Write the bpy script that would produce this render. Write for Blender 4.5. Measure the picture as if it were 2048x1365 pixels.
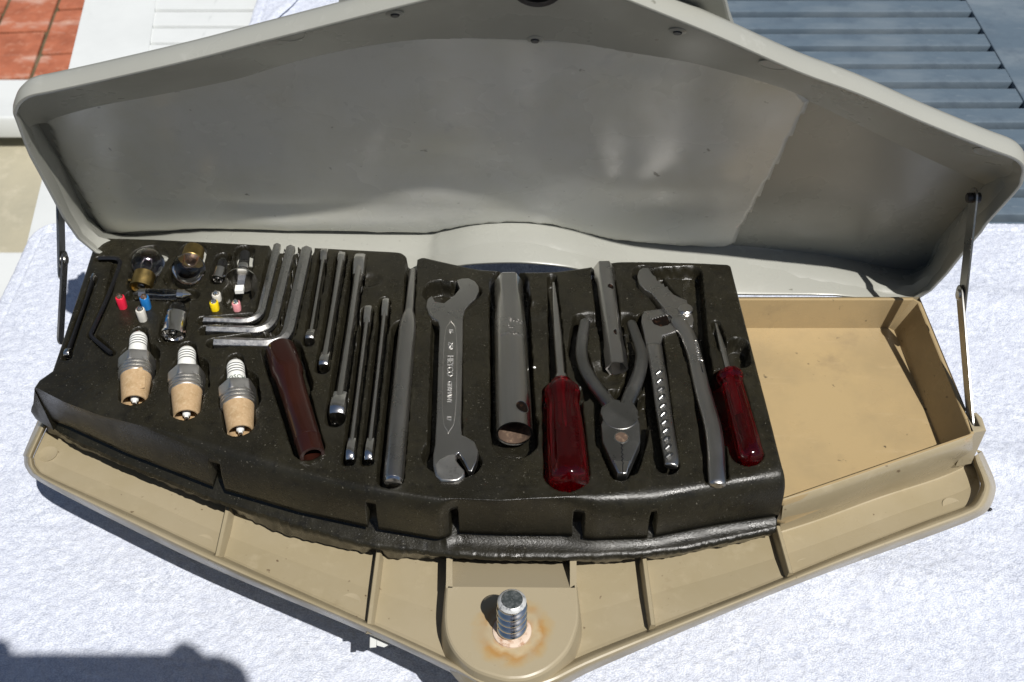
import bpy, bmesh, math, random
import numpy as np
from mathutils import Vector, Matrix
random.seed(7); np.random.seed(7)
for o in list(bpy.data.objects): bpy.data.objects.remove(o)
scene = bpy.context.scene
COL = scene.collection
S = 0.001                                  # all sizes below are in millimetres

# ------------------------------------------------------------------ camera
FPX = 2250.0; PITCH = math.radians(45); DIST = 765.0
fw = np.array([0, math.cos(PITCH), -math.sin(PITCH)]); upv = np.array([0, math.sin(PITCH), math.cos(PITCH)])
CAM = -DIST * fw
cd = bpy.data.cameras.new('camera'); cam = bpy.data.objects.new('camera', cd); COL.objects.link(cam)
cam.location = Vector(CAM) * S; cam.rotation_euler = (math.pi/2 - PITCH, 0, 0)
cd.sensor_width = 36; cd.lens = FPX / 2048 * 36; cd.clip_start = 0.02; cd.clip_end = 100
scene.camera = cam
cd.dof.use_dof = True; cd.dof.focus_distance = 0.75; cd.dof.aperture_fstop = 16
# ------------------------------------------------------------------ sky, sun, exposure
SUN = Vector((0.285, -0.44, 0.85)).normalized()
w = bpy.data.worlds.new('World'); scene.world = w; w.use_nodes = True
nt = w.node_tree; bgn = nt.nodes['Background']; sky = nt.nodes.new('ShaderNodeTexSky')
sky.sky_type = 'NISHITA'; sky.sun_disc = False
sky.sun_elevation = math.asin(SUN.z); sky.sun_rotation = math.atan2(SUN.x, SUN.y)
nt.links.new(sky.outputs[0], bgn.inputs[0]); bgn.inputs[1].default_value = 0.05
sl = bpy.data.lights.new('sun', 'SUN'); sl.energy = 5.0; sl.angle = math.radians(0.53); sl.color = (1, 0.97, 0.925)
so = bpy.data.objects.new('sun', sl); COL.objects.link(so); so.rotation_euler = SUN.to_track_quat('Z', 'Y').to_euler()
so.location = SUN * 5
vs = scene.view_settings; vs.view_transform = 'Standard'; vs.look = 'None'; vs.exposure = -0.05; vs.gamma = 1

# ------------------------------------------------------------------ helpers
def ray(u, v): return fw*FPX + np.array([1., 0, 0])*(u-1024) + upv*(682.5-v)
def P(u, v, z):
    d = ray(u, v); return CAM + d*((z-CAM[2])/d[2])
def onplane(u, v, p0, n):
    d = ray(u, v); return CAM + d*(((np.asarray(p0)-CAM) @ n)/(d @ n))
MW = {}
def mat_inv(parent): return MW[parent.name].inverted() if parent and parent.name in MW else None
def mk(name, verts, faces, mat, parent=None, smooth=True, angle=35, world=False, **props):
    """link one mesh object; verts in mm (world=True: world mm, turned into the parent's frame)"""
    v = np.asarray(verts, float) * S
    if world and parent is not None:
        m = np.array(mat_inv(parent)); v = v @ m[:3, :3].T + m[:3, 3]
    me = bpy.data.meshes.new(name); me.from_pydata(v.tolist(), [], [list(map(int, f)) for f in faces])
    return fin(name, me, mat, parent, smooth, angle, **props)
def fin(name, me, mat, parent=None, smooth=True, angle=35, **props):
    bm = bmesh.new(); bm.from_mesh(me); bmesh.ops.recalc_face_normals(bm, faces=bm.faces); bm.to_mesh(me); bm.free()
    mats = mat if isinstance(mat, (list, tuple)) else [mat]
    for m in mats: me.materials.append(m)
    if smooth:
        me.polygons.foreach_set('use_smooth', [True]*len(me.polygons)); me.set_sharp_from_angle(angle=math.radians(angle))
    o = bpy.data.objects.new(name, me); COL.objects.link(o)
    if parent is not None: o.parent = parent
    else: MW[o.name] = Matrix.Identity(4)
    for k, val in props.items(): o[k] = val
    return o
def thing(name, label, cat, m=None, group=None):
    o = bpy.data.objects.new(name, None); o.empty_display_size = .01; COL.objects.link(o)
    m = m if m is not None else Matrix.Identity(4)
    o.matrix_world = m; MW[o.name] = m.copy()
    o['label'] = label; o['category'] = cat
    if group: o['group'] = group
    return o
def frame(a, b, up=(0, 0, 1)):
    """matrix with origin a (mm), X towards b, Z near up"""
    a = Vector(a); x = (Vector(b)-a).normalized(); y = Vector(up).cross(x).normalized(); z = x.cross(y)
    return Matrix(((x.x, y.x, z.x, a.x*S), (x.y, y.y, z.y, a.y*S), (x.z, y.z, z.z, a.z*S), (0, 0, 0, 1)))
def at(p): return Matrix.Translation(Vector(p)*S)
def length(a, b): return float(np.linalg.norm(np.asarray(a)-np.asarray(b)))
def lathe(prof, seg=32, cap0=True, cap1=True, flat=None):
    """revolve (x, r) round the X axis; flat(r, ang, x) may change the radius"""
    V = []; F = []
    for x, r in prof:
        for k in range(seg):
            a = 2*math.pi*(k+.5)/seg; rr = flat(r, a, x) if flat else r
            V.append((x, rr*math.cos(a), rr*math.sin(a)))
    n = len(prof)
    for i in range(n-1):
        for k in range(seg):
            k2 = (k+1) % seg; F.append((i*seg+k, i*seg+k2, (i+1)*seg+k2, (i+1)*seg+k))
    if cap0: F.append(tuple(range(seg))[::-1])
    if cap1: F.append(tuple((n-1)*seg+k for k in range(seg)))
    return V, F
def hexr(r, a, x):   # r = across flats/2
    b = (a % (math.pi/3)) - math.pi/6
    return r/math.cos(b)
def sweep(path, rad, seg=10, up=(0, 0, 1), sx=1., sy=1., rot=0., cap=True):
    """tube along path; rad float or list; section ellipse sx*sy (side, up)"""
    path = [Vector(p) for p in path]; n = len(path); up = Vector(up)
    rad = rad if isinstance(rad, (list, tuple)) else [rad]*n
    V = []; F = []
    for i, p in enumerate(path):
        t = (path[min(i+1, n-1)]-path[max(i-1, 0)]).normalized()
        s = up.cross(t)
        s = s.normalized() if s.length > 1e-4 else Vector((1, 0, 0)); uu = t.cross(s)
        for k in range(seg):
            a = 2*math.pi*k/seg + rot
            V.append(p + s*(rad[i]*sx*math.cos(a)) + uu*(rad[i]*sy*math.sin(a)))
    for i in range(n-1):
        for k in range(seg):
            k2 = (k+1) % seg; F.append((i*seg+k, i*seg+k2, (i+1)*seg+k2, (i+1)*seg+k))
    if cap:
        F.append(tuple(range(seg))[::-1]); F.append(tuple((n-1)*seg+k for k in range(seg)))
    return [tuple(v) for v in V], F
def join(*parts):
    V = []; F = []
    for v, f in parts:
        b = len(V); V += [tuple(p) for p in v]; F += [tuple(i+b for i in g) for g in f]
    return V, F
def box(x0, x1, y0, y1, z0, z1):
    V = [(x, y, z) for z in (z0, z1) for y in (y0, y1) for x in (x0, x1)]
    return V, [(0, 2, 3, 1), (4, 5, 7, 6), (0, 1, 5, 4), (2, 6, 7, 3), (0, 4, 6, 2), (1, 3, 7, 5)]
def smooth_path(pts, n=6, closed=False):
    """Catmull-Rom through pts"""
    pts = [np.asarray(p, float) for p in pts]; out = []; m = len(pts)
    for i in range(m if closed else m-1):
        if closed: p0, p1, p2, p3 = pts[i-1], pts[i], pts[(i+1) % m], pts[(i+2) % m]
        else: p0, p1, p2, p3 = pts[max(i-1, 0)], pts[i], pts[i+1], pts[min(i+2, m-1)]
        for k in range(n):
            t = k/n
            out.append(.5*((2*p1)+(-p0+p2)*t+(2*p0-5*p1+4*p2-p3)*t*t+(-p0+3*p1-3*p2+p3)*t**3))
    if not closed: out.append(pts[-1])
    return out
def slab(name, pts, down, mat, parent, bevel=1.0, seg=2, holes=(), **props):
    """outline pts (world mm, roughly planar) extruded by vector down, edges bevelled"""
    bm = bmesh.new(); down = Vector(down)*S
    m = mat_inv(parent) if parent else Matrix.Identity(4)
    top = [bm.verts.new(m @ (Vector(p)*S)) for p in pts]; f = bm.faces.new(top)
    ext = bmesh.ops.extrude_face_region(bm, geom=[f]); d3 = m.to_3x3() @ down
    for g in ext['geom']:
        if isinstance(g, bmesh.types.BMVert): g.co += d3
    bmesh.ops.recalc_face_normals(bm, faces=bm.faces)
    if bevel > 0:
        dn = d3.normalized(); big = sorted(bm.faces, key=lambda q: -abs(q.normal @ dn) if False else -abs(q.normal.dot(dn)))[:2]; ed = set()
        for q in big: ed.update(q.edges)
        bmesh.ops.bevel(bm, geom=list(ed), offset=bevel*S, segments=seg, profile=.5, affect='EDGES', clamp_overlap=True)
    me = bpy.data.meshes.new(name); bm.to_mesh(me); bm.free()
    o = fin(name, me, mat, parent, True, 40, **props)
    for q in sorted(o.data.polygons, key=lambda q: -q.area)[:2]: q.use_smooth = False      # crisp flat main faces
    return o
def loft(rows, closed=False):
    """rows of equal-length point lists -> quads"""
    n = len(rows[0]); V = [tuple(p) for r in rows for p in r]; F = []
    for i in range(len(rows)-1):
        for k in range(n if closed else n-1):
            k2 = (k+1) % n; F.append((i*n+k, i*n+k2, (i+1)*n+k2, (i+1)*n+k))
    return V, F
def text_mesh(s, size, depth=.25):
    c = bpy.data.curves.new('lettering', 'FONT'); c.body = s; c.size = size; c.extrude = depth; c.align_x = 'CENTER'; c.align_y = 'CENTER'; c.resolution_u = 2
    o = bpy.data.objects.new('lettering', c); me = bpy.data.meshes.new_from_object(o)
    v = np.array([x.co for x in me.vertices]); f = [tuple(p.vertices) for p in me.polygons]
    bpy.data.objects.remove(o); bpy.data.curves.remove(c); bpy.data.meshes.remove(me)
    return v, f
def sub(a, b, t): return np.asarray(a)*(1-t)+np.asarray(b)*t

# ------------------------------------------------------------------ materials
def pm(name, col, rough=.5, metal=0., var=None, bump=None, specks=None, spec=.5, trans=0., ior=1.45, coat=0., rvar=None, sheen=0., bump2=None):
    m = bpy.data.materials.new(name); m.use_nodes = True; t = m.node_tree; N = t.nodes; L = t.links; b = N['Principled BSDF']
    b.inputs['Base Color'].default_value = (*col, 1); b.inputs['Roughness'].default_value = rough; b.inputs['Metallic'].default_value = metal
    b.inputs['Specular IOR Level'].default_value = spec; b.inputs['Transmission Weight'].default_value = trans; b.inputs['IOR'].default_value = ior
    b.inputs['Coat Weight'].default_value = coat; b.inputs['Sheen Weight'].default_value = sheen
    tc = N.new('ShaderNodeTexCoord'); out = None
    def noise(scale, det=4, rgh=.6, stretch=None):
        n = N.new('ShaderNodeTexNoise'); n.inputs['Scale'].default_value = scale; n.inputs['Detail'].default_value = det; n.inputs['Roughness'].default_value = rgh
        if stretch:
            mp = N.new('ShaderNodeMapping'); mp.inputs['Scale'].default_value = stretch; L.new(tc.outputs['Object'], mp.inputs[0]); L.new(mp.outputs[0], n.inputs['Vector'])
        else: L.new(tc.outputs['Object'], n.inputs['Vector'])
        return n
    def ramp(src, a, bb):
        r = N.new('ShaderNodeMapRange'); r.inputs['From Min'].default_value = a; r.inputs['From Max'].default_value = bb; L.new(src, r.inputs['Value']); return r.outputs[0]
    def mix(fac, c1, c2):
        x = N.new('ShaderNodeMix'); x.data_type = 'RGBA'; L.new(fac, x.inputs['Factor'])
        for s_, c in ((x.inputs[6], c1), (x.inputs[7], c2)):
            if isinstance(c, tuple): s_.default_value = (*c, 1)
            else: L.new(c, s_)
        return x.outputs[2]
    cur = col
    for vv in (var or []):
        n = noise(vv[0], 5, .65, vv[4] if len(vv) > 4 else None); cur = mix(ramp(n.outputs['Fac'], vv[2], vv[3]), cur, vv[1])
    for sp in (specks or []):
        n = noise(sp[0], 2, .5); cur = mix(ramp(n.outputs['Fac'], sp[2], sp[3]), cur, sp[1])
    if not isinstance(cur, tuple): L.new(cur, b.inputs['Base Color'])
    if rvar:
        n = noise(rvar[0], 4); r = N.new('ShaderNodeMapRange'); r.inputs['From Min'].default_value = .3; r.inputs['From Max'].default_value = .7
        r.inputs['To Min'].default_value = rvar[1]; r.inputs['To Max'].default_value = rvar[2]; L.new(n.outputs['Fac'], r.inputs['Value']); L.new(r.outputs[0], b.inputs['Roughness'])
    prev = None
    for bp in [x for x in (bump, bump2) if x]:
        n = noise(bp[0], bp[3] if len(bp) > 3 else 4); bn = N.new('ShaderNodeBump'); bn.inputs['Strength'].default_value = bp[1]; bn.inputs['Distance'].default_value = bp[2]*S
        L.new(n.outputs['Fac'], bn.inputs['Height'])
        if prev: L.new(prev, bn.inputs['Normal'])
        prev = bn.outputs[0]; L.new(prev, b.inputs['Normal'])
    m['_t'] = 0
    return m
M = {}
M['foam'] = pm('black_rubber_foam', (.0125, .0112, .0072), .40, var=[(18, (.022, .0195, .0115), .4, .7), (140, (.008, .0072, .0052), .5, .75), (45, (.030, .027, .018), .62, .8, (3, .5, 1))],
               specks=[(620, (.15, .14, .11), .69, .78), (1300, (.15, .14, .12), .71, .76)], bump=(700, .5, .5), bump2=(90, .25, .8), rvar=(45, .18, .46), spec=.5)
M['tan'] = pm('beige_plastic', (.35, .296, .197), .34, var=[(9, (.315, .262, .162), .4, .65), (70, (.385, .325, .215), .55, .8), (30, (.26, .205, .125), .66, .8)], specks=[(190, (.14, .10, .06), .72, .77)], bump=(300, .06, .3), rvar=(25, .22, .46))
M['tan_floor'] = pm('soiled_beige_plastic', (.41, .305, .16), .32, var=[(12, (.35, .265, .145), .42, .62), (28, (.26, .195, .115), .58, .84), (45, (.46, .35, .20), .6, .8, (.4, 2, 1))], specks=[(150, (.10, .08, .05), .71, .77)], bump=(200, .06, .3), rvar=(20, .2, .42))
M['grey'] = pm('grey_plastic', (.35, .352, .315), .30, var=[(7, (.325, .326, .29), .4, .65), (55, (.39, .392, .355), .6, .75)], specks=[(160, (.2, .2, .17), .76, .8)], bump=(400, .05, .3), rvar=(14, .22, .40))
M['pad'] = pm('lid_liner_foam', (.67, .67, .625), .28, var=[(8, (.61, .60, .51), .4, .7), (60, (.58, .58, .54), .6, .75)], specks=[(110, (.26, .25, .21), .73, .78)], bump=(420, .2, .4), bump2=(60, .15, 1.2), rvar=(10, .2, .34), spec=.7)
M['steel'] = pm('zinc_plated_steel', (.66, .64, .61), .23, 1., rvar=(30, .18, .28))
M['plug_steel'] = pm('nickel_plated_steel', (.72, .70, .66), .38, 1., var=[(200, (.5, .48, .45), .55, .7)], rvar=(60, .3, .46))
M['steel_rough'] = pm('coarse_zinc_steel', (.56, .55, .53), .34, 1., var=[(900, (.44, .435, .42), .45, .6)], bump=(1800, .25, .2), rvar=(300, .26, .42))
M['dark_steel'] = pm('dull_forged_steel', (.54, .525, .50), .31, 1., var=[(130, (.49, .48, .455), .6, .8)], bump=(600, .03, .1), rvar=(40, .25, .34))
M['plier_steel'] = pm('dark_oiled_steel', (.31, .305, .29), .33, 1., var=[(90, (.40, .39, .37), .58, .75), (160, (.2, .195, .185), .6, .8)], bump=(500, .08, .12), rvar=(40, .24, .42))
M['black_steel'] = pm('blackened_steel', (.05, .05, .055), .35, .8, bump=(700, .1, .2))
M['chrome'] = pm('bright_chrome', (.84, .82, .79), .17, 1.)
M['brass'] = pm('aged_brass', (.42, .30, .11), .34, 1., var=[(150, (.26, .19, .08), .45, .7)], rvar=(120, .28, .5))
M['rust'] = pm('rusty_steel', (.10, .065, .045), .85, .1, var=[(300, (.22, .15, .10), .5, .7)], bump=(900, .5, .3))
M['ruby'] = pm('ruby_clear_plastic', (.46, .002, .013), .05, trans=.965, ior=1.49, bump=(90, .06, .5), spec=.6)
M['bakelite'] = pm('brown_bakelite', (.022, .0068, .0048), .13, var=[(30, (.03, .0085, .0052), .45, .7)], bump=(120, .04, .4), spec=.6)
M['ceramic'] = pm('white_glazed_ceramic', (.80, .80, .76), .15, bump=(200, .03, .2))
M['ink'] = pm('dark_ink', (.03, .035, .03), .5)
M['green_ink'] = pm('green_ink', (.05, .09, .06), .5)
M['card'] = pm('brown_cardboard', (.44, .30, .165), .85, var=[(160, (.36, .24, .12), .45, .65), (500, (.50, .37, .22), .5, .7)], bump=(700, .3, .3))
M['glass'] = pm('clear_glass', (1, 1, 1), .02, trans=1., ior=1.45)
M['towel'] = None
M['white_paint'] = pm('white_painted_wood', (.66, .68, .67), .5, var=[(5, (.60, .62, .61), .45, .7), (40, (.46, .48, .47), .66, .82, (1, .3, 1))], bump=(60, .25, 1.), bump2=(300, .1, .4))
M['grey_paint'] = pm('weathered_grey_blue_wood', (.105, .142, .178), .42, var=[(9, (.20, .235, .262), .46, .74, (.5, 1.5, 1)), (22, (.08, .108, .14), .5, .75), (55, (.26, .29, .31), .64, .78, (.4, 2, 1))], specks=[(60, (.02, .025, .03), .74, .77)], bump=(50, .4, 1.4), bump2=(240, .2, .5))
M['brick'] = pm('terracotta_paver', (.42, .135, .07), .8, var=[(14, (.30, .09, .045), .42, .65), (7, (.58, .40, .32), .55, .74, (1, 2, 1)), (45, (.52, .25, .16), .55, .75)], specks=[(60, (.16, .08, .05), .70, .77)], bump=(80, .6, 4))
M['mortar'] = pm('dirty_mortar', (.10, .08, .04), .95, var=[(20, (.2, .16, .1), .45, .7)], bump=(150, .6, 3))
M['concrete'] = pm('beige_concrete', (.42, .385, .28), .85, var=[(6, (.36, .335, .25), .4, .65), (25, (.48, .44, .33), .55, .75)], specks=[(70, (.22, .2, .15), .72, .78)], bump=(120, .4, 2))
M['rubber'] = pm('black_rubber', (.012, .012, .012), .5)
for k, c in dict(red=(.72, .02, .055), blue=(.015, .16, .44), white=(.62, .60, .54), yellow=(.85, .62, .01), pink=(.72, .30, .32)).items():
    M['fuse_'+k] = pm('glazed_fuse_'+k, c, .3, bump=(300, .05, .2))
M['copper'] = pm('copper_strip', (.75, .5, .36), .25, 1.)
M['card_in'] = pm('dark_inside', (.03, .025, .02), .9)

def towel_material():
    m = bpy.data.materials.new('white_terry_cloth'); m.use_nodes = True; t = m.node_tree; N = t.nodes; L = t.links; b = N['Principled BSDF']
    b.inputs['Roughness'].default_value = .95; b.inputs['Specular IOR Level'].default_value = .15; b.inputs['Sheen Weight'].default_value = .15
    tc = N.new('ShaderNodeTexCoord')
    wn = N.new('ShaderNodeTexNoise'); wn.inputs['Scale'].default_value = 30; wn.inputs['Detail'].default_value = 3; L.new(tc.outputs['Object'], wn.inputs['Vector'])
    ad = N.new('ShaderNodeVectorMath'); ad.operation = 'MULTIPLY_ADD'; ad.inputs[1].default_value = (.012, .012, .012); L.new(wn.outputs['Color'], ad.inputs[0]); L.new(tc.outputs['Object'], ad.inputs[2])
    mp = N.new('ShaderNodeMapping'); mp.inputs['Scale'].default_value = (1, 1.35, .3); L.new(ad.outputs[0], mp.inputs[0])
    v = N.new('ShaderNodeTexVoronoi'); v.feature = 'SMOOTH_F1'; v.inputs['Scale'].default_value = 760; v.inputs['Smoothness'].default_value = .6; L.new(mp.outputs[0], v.inputs['Vector'])
    n2 = N.new('ShaderNodeTexNoise'); n2.inputs['Scale'].default_value = 130; n2.inputs['Detail'].default_value = 4; L.new(tc.outputs['Object'], n2.inputs['Vector'])
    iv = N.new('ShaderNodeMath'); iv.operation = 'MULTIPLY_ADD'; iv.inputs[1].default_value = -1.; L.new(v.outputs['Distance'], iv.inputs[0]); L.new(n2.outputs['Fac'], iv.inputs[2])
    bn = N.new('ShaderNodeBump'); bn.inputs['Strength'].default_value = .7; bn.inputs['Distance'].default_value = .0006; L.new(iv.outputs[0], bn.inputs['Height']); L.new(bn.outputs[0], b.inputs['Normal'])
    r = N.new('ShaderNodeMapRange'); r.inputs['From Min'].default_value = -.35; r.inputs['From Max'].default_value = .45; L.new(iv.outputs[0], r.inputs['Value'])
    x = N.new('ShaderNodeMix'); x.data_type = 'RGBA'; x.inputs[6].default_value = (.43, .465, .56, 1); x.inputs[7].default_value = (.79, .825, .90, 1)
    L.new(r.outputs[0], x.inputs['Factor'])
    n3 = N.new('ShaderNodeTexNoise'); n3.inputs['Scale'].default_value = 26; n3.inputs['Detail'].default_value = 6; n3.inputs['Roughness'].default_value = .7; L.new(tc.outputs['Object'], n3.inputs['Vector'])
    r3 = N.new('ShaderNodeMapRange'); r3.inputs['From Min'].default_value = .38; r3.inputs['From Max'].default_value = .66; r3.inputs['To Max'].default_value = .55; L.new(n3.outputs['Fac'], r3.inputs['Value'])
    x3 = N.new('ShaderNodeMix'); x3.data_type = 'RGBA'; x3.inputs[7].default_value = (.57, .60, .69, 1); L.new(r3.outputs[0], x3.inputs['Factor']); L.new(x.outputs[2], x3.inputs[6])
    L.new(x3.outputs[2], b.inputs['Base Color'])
    return m
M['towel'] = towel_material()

def value_noise(x, y, cell, seed=0):
    xi = np.floor(x/cell).astype(int); yi = np.floor(y/cell).astype(int); fx = x/cell-xi; fy = y/cell-yi
    fx = fx*fx*(3-2*fx); fy = fy*fy*(3-2*fy)
    def h(a, b):
        n = (a*374761393 + b*668265263 + seed*974711) & 0xffffffff
        n = ((n ^ (n >> 13))*1274126177) & 0xffffffff
        return ((n ^ (n >> 16)) & 0xffff)/65535.
    return (h(xi, yi)*(1-fx)+h(xi+1, yi)*fx)*(1-fy)+(h(xi, yi+1)*(1-fx)+h(xi+1, yi+1)*fx)*fy
def grid_obj(name, X, Y, Z, mat, parent=None, smooth=True, flip=False, keep=None, **props):
    ny, nx = X.shape; me = bpy.data.meshes.new(name)
    co = np.stack([X, Y, Z], -1).reshape(-1, 3)*S
    idx = np.arange(nx*ny).reshape(ny, nx)
    q = np.stack([idx[:-1, :-1], idx[:-1, 1:], idx[1:, 1:], idx[1:, :-1]], -1).reshape(-1, 4)
    if keep is not None: q = q[keep.reshape(-1)]
    if flip: q = q[:, ::-1]
    me.vertices.add(len(co)); me.vertices.foreach_set('co', co.ravel())
    me.loops.add(q.size); me.loops.foreach_set('vertex_index', q.ravel().astype(np.int32))
    me.polygons.add(len(q)); me.polygons.foreach_set('loop_start', np.arange(0, q.size, 4, dtype=np.int32)); me.polygons.foreach_set('loop_total', np.full(len(q), 4, dtype=np.int32))
    me.polygons.foreach_set('use_smooth', np.ones(len(q), bool)); me.update(calc_edges=True); me.validate()
    me.materials.append(mat)
    o = bpy.data.objects.new(name, me); COL.objects.link(o); MW[o.name] = Matrix.Identity(4)
    if parent is not None: o.parent = parent
    for k, val in props.items(): o[k] = val
    return o

# ================================================================== SETTING
ZT = -155.0        # towel top
ZTAB = -164.0      # table top
ZG = -880.0        # ground
# ground: unseen paving toned dark to cut bounced light; bricks at the back left
gv = [(-40000, -40000, ZG), (40000, -40000, ZG), (40000, 40000, ZG), (-40000, 40000, ZG)]
def paving_material():
    m = pm('distant_paving', (.2, .18, .15), .85, bump=(90, .5, 3)); t = m.node_tree; N = t.nodes; L = t.links; b = N['Principled BSDF']
    tc = N.new('ShaderNodeTexCoord'); br = N.new('ShaderNodeTexBrick'); L.new(tc.outputs['Object'], br.inputs['Vector'])
    br.inputs['Color1'].default_value = (.115, .105, .09, 1); br.inputs['Color2'].default_value = (.095, .088, .075, 1); br.inputs['Mortar'].default_value = (.07, .062, .05, 1)
    br.inputs['Scale'].default_value = 1.; br.inputs['Brick Width'].default_value = .214; br.inputs['Row Height'].default_value = .127; br.inputs['Mortar Size'].default_value = .006
    L.new(br.outputs['Color'], b.inputs['Base Color']); return m
mk('ground', gv, [(0, 1, 2, 3)], paving_material(), None, False, kind='structure')
cp0 = P(-500, 186, ZG); V, F = box(cp0[0]-800, P(140, 400, ZG)[0]+260, P(0, 640, ZG)[1], P(0, 186, ZG)[1]-1, ZG-2, ZG+9)
mk('concrete_path', V, F, M['concrete'], None, False, kind='structure')
bp0 = P(0, 157, ZG); bx0 = P(-330, 40, ZG)[0]; bx1 = P(300, 40, ZG)[0]; by0 = P(0, 186, ZG)[1]; by1 = P(0, -160, ZG)[1]
V, F = box(bx0, bx1, by0, by1, ZG, ZG+6)
pav = mk('brick_paving', V, F, M['mortar'], None, False, kind='structure')
# brick courses follow the joint seen in the photograph
j0 = P(118, 0, ZG+14)[:2]; j1 = P(62, 150, ZG+14)[:2]; bd = (j0-j1)/np.linalg.norm(j0-j1); bn_ = np.array([bd[1], -bd[0]])
BL, BW, GAP = 205., 118., 9.
def brick_at(i, k, off):
    c = j1 + bd*(k*(BL+GAP)+off) + bn_*(i*(BW+GAP)+(BW+GAP)/2)
    L2, W2 = BL/2, BW/2; pts = []
    for a, b in ((-1, -1), (1, -1), (1, 1), (-1, 1)):
        for (da, db) in (((0, 5), (5, 0)) if a*b < 0 else ((5, 0), (0, 5))):
            sx = a*(L2-da); sy = b*(W2-db); pts.append(c + bd*(sx+random.uniform(-1.5, 1.5)) + bn_*(sy+random.uniform(-1.5, 1.5)))
    zt = ZG+13+random.uniform(-1.5, 1.5)
    if c[1] < by0+30: return
    # order the corner points round the centre
    pts.sort(key=lambda p: math.atan2((p-c) @ bn_, (p-c) @ bd))
    o = slab('brick', [(p[0], p[1], zt) for p in pts], (0, 0, -9), M['brick'], pav, 2.2, 2)
    return o
for i in range(-5, 4):
    for k in range(-1, 5):
        off = 95 if i % 2 else -15
        brick_at(i, k, off)

# white bench behind the left table edge, low wall board
bz = -785.
b0 = P(-150, 158, bz); b1 = P(150, 158, bz); b2 = P(150, 236, bz); b3 = P(-150, 236, bz)
bench = thing('bench', 'white painted bench plank on the patio beyond the left table edge', 'bench', at((b0+b2)/2))
slab('seat_board', [b0+[-500, 0, 0], b1, b2, b3+[-500, 0, 0]], (0, 0, -52), M['white_paint'], bench, 6, 2)
for xx in (b3[0]-380, b1[0]-45):
    V, F = box(xx-30, xx+30, b2[1]+20, b0[1]-20, ZG, bz-52.5); mk('leg', V, F, M['white_paint'], bench, False, world=True)
# second low white ledge seen at the left picture edge
bz = -820.
b0 = P(-150, 503, bz); b1 = P(60, 503, bz); b2 = P(60, 640, bz); b3 = P(-150, 640, bz)
bench2 = thing('low_board', 'low white painted board at the left picture edge just beyond the towel corner', 'board', at((b0+b2)/2))
slab('top_board', [b0+[-500, 0, 0], b1, b2, b3+[-500, 0, 0]], (0, 0, -40), M['white_paint'], bench2, 6, 2)
for xx in (b3[0]-380, b1[0]-45):
    V, F = box(xx-30, xx+30, b2[1]+20, b0[1]-20, ZG, bz-40.5); mk('leg', V, F, M['white_paint'], bench2, False, world=True)

# tables -----------------------------------------------------------
def table(name, label, mat, xf0, xf1, slats_x, y0, y1, pitch, gap, legs, board_edges, z=ZTAB, shade=0):
    t = thing(name, label, 'table', at(((xf0+xf1)/2, (y0+y1)/2, ZG)))
    for pts in board_edges: slab('frame_board', [(p[0], p[1], z+1.5) for p in pts], (0, 0, -27), mat, t, 1.5, 2)
    y = y0; first = None
    while y < y1:
        if first is None:
            L2 = (slats_x[1]-slats_x[0])/2
            V, F = join(box(-L2, L2, 0, pitch-gap, -20, 0)); bmv = V
            o = slab('slat', [(slats_x[0], y, z), (slats_x[1], y, z), (slats_x[1], y+pitch-gap, z), (slats_x[0], y+pitch-gap, z)], (0, 0, -20), mat, t, 1.5, 2); first = o; fy = y
        else:
            o = first.copy(); COL.objects.link(o); o.parent = t; o.location = (random.uniform(-.0006, .0006), (y-fy)*S, random.uniform(-.0006, .0006))
        y += pitch
    V, F = box(xf0+40, xf1-40, y0+15, y1-15, z-52, z-27); mk('apron', V, F, mat, t, False, world=True)
    for lx, ly in legs:
        V, F = box(lx-28, lx+28, ly-28, ly+28, ZG, z-52.5); mk('leg', V, F, mat, t, False, world=True)
    return t
# left white table: left board edge from (170,0) to (60,450) and slat ends from (312,0) to (290,130)
wl0 = P(170, 0, ZTAB); wl1 = P(65, 440, ZTAB); wr0 = P(313, 0, ZTAB); wr1 = P(297, 110, ZTAB)
dl = (wl0-wl1)[:2]; dl /= np.linalg.norm(dl)
ysl = [P(400, v, ZTAB)[1] for v in (20, 53, 86)]; pitch = (ysl[0]-ysl[2])/2
yb = 1100.
def lineat(p, q, y): return p + (q-p)*((y-p[1])/(q[1]-p[1]))
xs0 = lineat(wr0, wr1, ysl[1])[0]
XM = 60.
table('white_table', 'white painted slatted garden table carrying the towels and the tool box', M['white_paint'], -430, XM, (xs0-22, XM-2), ysl[2]-pitch*int((ysl[2]+262)/pitch)+3, yb, pitch, 7.,
      [(-390, -215), (0, -215), (-390, 1000), (0, 1000)],
      [[lineat(wl0, wl1, -100), lineat(wr0, wr1, -100), lineat(wr0, wr1, yb), lineat(wl0, wl1, yb)]])
ysr = [P(1750, v, ZTAB)[1] for v in (24, 56, 92, 127)]; pr = (ysr[0]-ysr[3])/3  # right-hand slats built apart, in dark grey-blue with lighter streaks
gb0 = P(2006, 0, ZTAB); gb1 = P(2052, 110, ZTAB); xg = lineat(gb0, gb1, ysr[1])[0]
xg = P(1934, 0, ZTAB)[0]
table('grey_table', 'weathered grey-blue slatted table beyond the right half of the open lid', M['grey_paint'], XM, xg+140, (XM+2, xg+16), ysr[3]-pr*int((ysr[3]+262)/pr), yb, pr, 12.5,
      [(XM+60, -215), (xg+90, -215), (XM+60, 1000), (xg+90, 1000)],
      [[(xg-3, -262, 0), (xg+130, -262, 0), (xg+130, yb, 0), (xg-3, yb, 0)]])

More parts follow.
